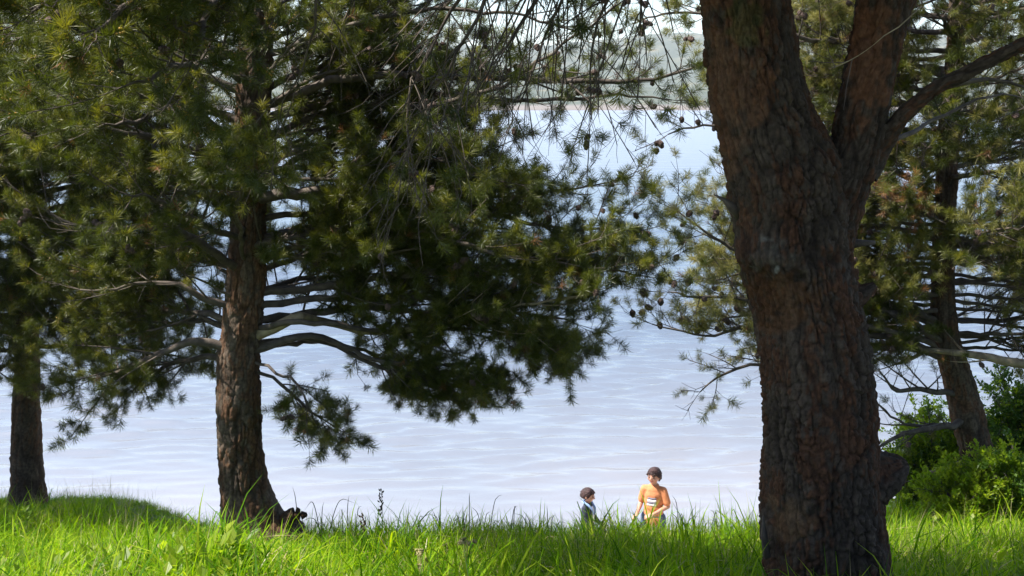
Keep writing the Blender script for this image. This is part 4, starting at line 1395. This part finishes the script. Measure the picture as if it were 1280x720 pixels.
def blob_mesh(tubes, voxel, smooth_it, name, mat, parent, colour=None):
    """Union of tapered limbs fused into one continuous surface."""
    v = np.concatenate(tubes.v); f = np.concatenate(tubes.f)
    tri = f[:, 2] == f[:, 3]; q = f[~tri]
    tf = np.concatenate([q[:, [0, 1, 2]], q[:, [0, 2, 3]], f[tri][:, :3]])
    tmp = mesh_np('tmp', v, tf)
    md = tmp.modifiers.new('r', 'REMESH'); md.mode = 'VOXEL'; md.voxel_size = voxel
    if smooth_it:
        ms = tmp.modifiers.new('s', 'SMOOTH'); ms.iterations = smooth_it; ms.factor = 0.5
    dg = bpy.context.evaluated_depsgraph_get()
    me = bpy.data.meshes.new_from_object(tmp.evaluated_get(dg))
    old = tmp.data
    bpy.data.objects.remove(tmp); bpy.data.meshes.remove(old)
    me.name = name
    me.materials.clear(); me.materials.append(mat)
    me.polygons.foreach_set('use_smooth', np.ones(len(me.polygons), bool))
    if colour:
        co = np.empty(len(me.vertices) * 3, np.float32); me.vertices.foreach_get('co', co); co = co.reshape(-1, 3)
        a = me.color_attributes.new('skin', 'FLOAT_COLOR', 'POINT')
        c = np.concatenate([colour(co), np.ones((len(co), 1))], 1).astype(np.float32)
        a.data.foreach_set('color', c.ravel())
    o = bpy.data.objects.new(name, me)
    COL.objects.link(o)
    if parent is not None:
        o.parent = parent              # local coordinates: built round the person's feet
    return o


def capsule(t, pts, rad, sides=14, sx=1.0):
    """Tube with rounded ends."""
    c, r = catmull([np.array(p, float) for p in pts], rad, 0.02)
    a = c[0] - c[1]; a /= np.linalg.norm(a); b = c[-1] - c[-2]; b /= np.linalg.norm(b)
    k = np.array((0.95, 0.75, 0.4)); off = np.sqrt(1 - k ** 2)
    c = np.concatenate([c[0] + a * (r[0] * off)[::-1, None] if False else (c[0] + a * (r[0] * off[::-1])[:, None]), c, c[-1] + b * (r[-1] * off)[:, None]])
    r = np.concatenate([r[0] * k[::-1], r, r[-1] * k])
    t.add(c, r, sides)


def ellipsoid(t, cen, rx, ry, rz, n=14, seg=18, rot=None):
    th = np.linspace(0.05, math.pi - 0.05, n)
    p = np.stack([np.zeros(n), np.zeros(n), -np.cos(th)], -1)
    tt = Tubes(); tt.add(p, np.sin(th), seg)
    for v in tt.v:
        v[:] = v * np.array((rx, ry, rz))
        if rot is not None:
            v[:] = v @ np.array(rot).T
        v += np.array(cen)
    for f in tt.f: t.f.append(f + t.n)
    t.v += tt.v; t.n += tt.n


def rotz(a, tilt=0.0):
    return np.array((Matrix.Rotation(a, 3, 'Z') @ Matrix.Rotation(tilt, 3, 'X')))


def hand(t, wrist, d, up, size, curl=0.6):
    """Palm with four bent fingers of different lengths and a thumb."""
    d = np.array(d, float); d /= np.linalg.norm(d)
    n = np.array(up, float); n -= d * np.dot(n, d); n /= np.linalg.norm(n)
    s = np.cross(d, n)
    w = np.array(wrist, float)
    L = size
    for k in range(4):
        o = (k - 1.5) * 0.12 * L
        capsule(t, [w + s * o * 0.6, w + s * o + d * 0.5 * L], [0.085 * L, 0.08 * L], 8)
        fl = L * (0.42, 0.48, 0.45, 0.34)[k]
        a = w + s * o + d * 0.5 * L
        b = a + (d * math.cos(curl * .6) - n * math.sin(curl * .6)) * fl * 0.5
        c = b + (d * math.cos(curl * 1.5) - n * math.sin(curl * 1.5)) * fl * 0.5
        capsule(t, [a, b, c], [0.058 * L, 0.052 * L, 0.042 * L], 8)
    a = w + s * -0.18 * L + d * 0.12 * L
    b = a - s * 0.16 * L + d * 0.20 * L
    c = b - s * 0.03 * L + d * 0.18 * L - n * 0.05 * L
    capsule(t, [a, b, c], [0.07 * L, 0.06 * L, 0.045 * L], 8)


def boy(name_label, base, rz, H, head_turn, head_tilt, arms, top, seed, fringe, hs=1.0):
    """arms: for each side (elbow, wrist, hand direction, palm-back direction) in body space for H = 1."""
    e = empty('person', base, name_label, 'person', 'boys on the beach', rz)
    S = H
    J = lambda x, y, z: np.array((x, y, z)) * S
    t = Tubes()
    # legs, pelvis, torso, neck (facing -Y)
    for s in (-1, 1):
        capsule(t, [J(s * 0.062, 0, 0.50), J(s * 0.066, -0.01, 0.27), J(s * 0.066, 0.005, 0.16), J(s * 0.066, 0.005, 0.04)], [0.062 * S, 0.043 * S, 0.036 * S, 0.024 * S])
        capsule(t, [J(s * 0.068, 0.02, 0.022), J(s * 0.072, -0.04, 0.020), J(s * 0.078, -0.10, 0.014)], [0.024 * S, 0.024 * S, 0.018 * S])
    for z, rx, ry in ((0.52, 0.088, 0.068), (0.58, 0.080, 0.060), (0.66, 0.083, 0.060), (0.73, 0.086, 0.060), (0.765, 0.075, 0.050)):
        ellipsoid(t, J(0, 0, z), rx * S, ry * S, 0.075 * S)
    capsule(t, [J(-0.07, 0.005, 0.785), J(0.07, 0.005, 0.785)], [0.034 * S, 0.034 * S])
    capsule(t, [J(0, 0.01, 0.78), J(0, 0.0, 0.87)], [0.036 * S, 0.031 * S])
    for s, (el, wr, hd, nb) in zip((-1, 1), arms):
        sh = J(s * 0.090, 0.005, 0.785)
        el, wr = J(*el), J(*wr)
        capsule(t, [sh, sh * 0.5 + el * 0.5, el], [0.032 * S, 0.029 * S, 0.023 * S])
        capsule(t, [el, el * 0.6 + wr * 0.4, wr], [0.024 * S, 0.023 * S, 0.016 * S])
        hand(t, wr, hd, nb, 0.105 * S)
    # head
    hc = J(0, -0.008, 0.860 + 0.072 * hs)
    RM = rotz(head_turn, head_tilt)
    hp = lambda x, y, z: hc + RM @ (np.array((x, y, z)) * S * hs)
    ellipsoid(t, hp(0, 0.008, 0.012), 0.062 * S * hs, 0.073 * S * hs, 0.062 * S * hs, rot=RM)
    ellipsoid(t, hp(0, -0.012, -0.018), 0.053 * S * hs, 0.055 * S * hs, 0.056 * S * hs, rot=RM)
    ellipsoid(t, hp(0, -0.026, -0.050), 0.030 * S * hs, 0.032 * S * hs, 0.024 * S * hs, rot=RM)
    capsule(t, [hp(0, -0.066, 0.002), hp(0, -0.075, -0.014)], [0.007 * S * hs, 0.011 * S * hs], 8)
    ellipsoid(t, hp(0, -0.058, -0.038), 0.018 * S * hs, 0.009 * S * hs, 0.007 * S * hs, rot=RM)
    for s in (-1, 1):
        ellipsoid(t, hp(s * 0.062, 0.008, -0.012), 0.008 * S * hs, 0.016 * S * hs, 0.022 * S * hs, rot=RM)
        ellipsoid(t, hp(s * 0.034, -0.045, -0.018), 0.016 * S * hs, 0.016 * S * hs, 0.016 * S * hs, rot=RM)

    def col(co):
        c = np.tile(np.array((0.42, 0.22, 0.155)), (len(co), 1))
        loc = (co / 1.0 - hc) @ RM / S / hs
        lip = (np.abs(loc[:, 0]) < 0.02) & (np.abs(loc[:, 2] + 0.039) < 0.0065) & (loc[:, 1] < -0.04)
        c[lip] = (0.38, 0.10, 0.09)
        brow = (np.abs(np.abs(loc[:, 0]) - 0.026) < 0.015) & (np.abs(loc[:, 2] - 0.018) < 0.005) & (loc[:, 1] < -0.03)
        c[brow] = (0.06, 0.025, 0.02)
        return c
    blob_mesh(t, 0.0095 * S / 1.4, 2, 'body', M_SKIN, e, col)
    for s in (-1, 1):
        et = Tubes(); ellipsoid(et, hp(s * 0.026, -0.0625, 0.002), 0.010 * S * hs, 0.006 * S * hs, 0.006 * S * hs, 8, 10, RM)
        o = et.build('eye', M_EYE, None); o.parent = e
    # hair: a cap with fringe and nape, sampled as a shell round the skull
    hv, hf = [], []
    nu, nv = 48, 26
    g = np.random.default_rng(seed)
    for j in range(nv):
        for i in range(nu):
            a = 2 * math.pi * i / nu                       # 0 = face
            front = math.cos(a)
            low = -0.045 + (fringe + 0.045) * float(sstep(0.35, 0.75, front)) + 0.035 * float(sstep(-0.1, 0.4, front)) * float(1 - sstep(0.35, 0.75, front))
            low += 0.006 * math.sin(i * 2.3 + seed) + 0.008 * float(g.normal()) * (1 if j == 0 else 0)
            zt = low + (0.083 - low) * (1 - (1 - j / (nv - 1)) ** 1.6)
            q = min(1.0, max(-1.0, zt / 0.083))
            rr = math.sqrt(max(0.0, 1 - q * q)) if zt > 0 else 1.0 - 0.10 * (zt / 0.05) ** 2
            st = 1 + 0.06 * g.normal() * (1 if j < nv - 2 else 0)
            hv.append(hp(math.sin(a) * 0.071 * rr * st, 0.010 - math.cos(a) * 0.083 * rr * st, zt + 0.004))
    for j in range(nv - 1):
        for i in range(nu):
            hf.append((j * nu + i, j * nu + (i + 1) % nu, (j + 1) * nu + (i + 1) % nu, (j + 1) * nu + i))
    ho = mesh_np('hair', np.array(hv), hf, M_HAIR); ho.parent = e
    sm = ho.modifiers.new('thick', 'SOLIDIFY'); sm.thickness = 0.012 * S; sm.offset = -1
    # shorts
    t2 = Tubes()
    ellipsoid(t2, J(0, 0, 0.53), 0.098 * S, 0.080 * S, 0.07 * S)
    for s in (-1, 1):
        capsule(t2, [J(s * 0.06, 0, 0.50), J(s * 0.068, -0.005, 0.32)], [0.066 * S, 0.058 * S])
    blob_mesh(t2, 0.008, 3, 'shorts', M_SHORTS, e)
    # top garment
    t3 = Tubes()
    fat = 1.0 if top == 'shirt' else 1.14
    for z, rx, ry in ((0.49, 0.106, 0.088), (0.55, 0.100, 0.080), (0.61, 0.097, 0.076), (0.67, 0.096, 0.074), (0.73, 0.094, 0.070), (0.765, 0.082, 0.058)):
        ellipsoid(t3, J(0, 0, z), rx * S * fat, ry * S * fat, 0.085 * S)
    capsule(t3, [J(-0.075, 0.005, 0.785), J(0.075, 0.005, 0.785)], [0.040 * S, 0.040 * S])
    for s, (el, wr, hd, nb) in zip((-1, 1), arms):
        sh = J(s * 0.092, 0.005, 0.782); el = J(*el); wr = J(*wr)
        if top == 'shirt':
            capsule(t3, [sh, sh * 0.25 + el * 0.75], [0.040 * S, 0.040 * S])
        else:
            capsule(t3, [sh, el], [0.044 * S, 0.036 * S]); capsule(t3, [el, el * 0.15 + wr * 0.85], [0.036 * S, 0.028 * S])
    so = blob_mesh(t3, 0.009, 6, 'shirt' if top == 'shirt' else 'jacket', M_ORANGE if top == 'shirt' else M_NAVY, e)
    bv = BVHTree.FromPolygons([v.co for v in so.data.vertices], [p.vertices for p in so.data.polygons])

    def decal(nm, mat, x0, x1, z0, z1, nx=10, nz=8, lift=0.004, shape=None):
        vv, ff = [], []
        for j in range(nz + 1):
            for i in range(nx + 1):
                z = z0 + (z1 - z0) * j / nz
                xa, xb = (x0, x1) if shape is None else shape(j / nz)
                x = xa + (xb - xa) * i / nx
                h = bv.ray_cast(Vector((x * S, -1, z * S)), Vector((0, 1, 0)))
                p = h[0] if h[0] is not None else Vector((x * S, -0.02, z * S))
                vv.append(p + Vector((0, -lift, 0)))
        for j in range(nz):
            for i in range(nx):
                a = j * (nx + 1) + i
                ff.append((a, a + 1, a + nx + 2, a + nx + 1))
        o = mesh_np(nm, np.array([tuple(p) for p in vv]), ff, mat); o.parent = e
        md = o.modifiers.new('thick', 'SOLIDIFY'); md.thickness = lift * 0.8; md.offset = 0
    if top == 'shirt':
        for k in range(4):
            decal('chest_print', (M_WHITE, M_GREYP)[k % 2], -0.052 + 0.003 * k, 0.040, 0.640 + 0.021 * k, 0.640 + 0.021 * (k + 1) - 0.002, 8, 2)
        tc_ = Tubes()
        a = np.linspace(0, 2 * math.pi, 25)
        tc_.add(np.stack([0.042 * S * np.cos(a), 0.006 * S + 0.042 * S * np.sin(a), 0.822 * S + 0.012 * S * np.sin(a)], -1), 0.008 * S, 6, False)
        o = tc_.build('collar', M_ORANGE, None); o.parent = e
    else:
        decal('undershirt', M_WHITE, -0.03, 0.03, 0.58, 0.80, 6, 10, 0.004, lambda t: (-0.012 - 0.03 * t, 0.012 + 0.03 * t))
        tc_ = Tubes()
        for s in (-1, 1):
            tc_.add([J(s * 0.02, 0.07, 0.845), J(s * 0.060, 0.03, 0.855), J(s * 0.062, -0.03, 0.83), J(s * 0.045, -0.085, 0.77), J(s * 0.028, -0.10, 0.70)],
                    np.array([0.014, 0.016, 0.016, 0.014, 0.008]) * S, 8)
        o = tc_.build('collar', M_BLUE, None); o.parent = e
    return e


YP = 15.5
p1 = P(818, 583, YP); h1 = 1.42
zg1 = float(gz(p1[0], YP))
H1 = (p1[2] - zg1) / 1.02
p2 = P(735, 611, YP + 0.15)
zg2 = float(gz(p2[0], YP + 0.15))
H2 = (p2[2] - zg2) / 1.03
print('heights', H1, H2)
boy('older dark haired boy in orange t-shirt standing on the beach facing the camera', (p1[0], YP, zg1), R(-20), H1, R(-14), R(4),
    (((-0.128, 0.015, 0.635), (-0.135, -0.12, 0.565), (-0.3, -0.8, -0.25), (-0.5, 0, 0.9)),
     ((0.142, 0.0, 0.63), (0.025, -0.125, 0.575), (-0.85, -0.4, -0.2), (0, -0.6, 0.8))), 'shirt', 1, 0.028, 0.96)
boy('younger dark haired boy in navy jacket with pale blue collar seen in profile', (p2[0], YP + 0.15, zg2), R(62), H2, R(10), R(14),
    (((-0.125, -0.02, 0.63), (-0.11, -0.14, 0.52), (0.1, -0.8, -0.5), (-0.8, 0, 0.4)),
     ((0.125, -0.02, 0.63), (0.11, -0.14, 0.52), (-0.1, -0.8, -0.5), (0.8, 0, 0.4))), 'jacket', 2, 0.040, 1.16)

# ------------------------------------------------------------------ haze
def haze():
    m = bpy.data.materials.new('sea haze')
    m.use_nodes = True
    N, L = m.node_tree.nodes, m.node_tree.links
    for n in list(N):
        if n.type != 'OUTPUT_MATERIAL': N.remove(n)
    vol = N.new('ShaderNodeVolumePrincipled')
    vol.inputs['Color'].default_value = (0.92, 0.95, 1.0, 1)
    vol.inputs['Density'].default_value = 0.0002
    vol.inputs['Anisotropy'].default_value = 0.3
    L.new(vol.outputs[0], N['Material Output'].inputs['Volume'])
    x, y0, y1, z0, z1 = 3400, -160, 2700, -11.5, 160
    v = [(a, b, c) for c in (z0, z1) for b in (y0, y1) for a in (-x, x)]
    f = [(0, 2, 3, 1), (4, 5, 7, 6), (0, 1, 5, 4), (2, 6, 7, 3), (0, 4, 6, 2), (1, 3, 7, 5)]
    o = mesh_np('haze', np.array(v), f, m, smooth=False)
    tag(o, kind='stuff')


haze()
tris = sum(len(o.data.loop_triangles) if False else sum(len(p.vertices) - 2 for p in o.data.polygons) if len(o.data.polygons) < 20000 else 2 * len(o.data.polygons) for o in SC.objects if o.type == 'MESH')
print('triangles', tris)
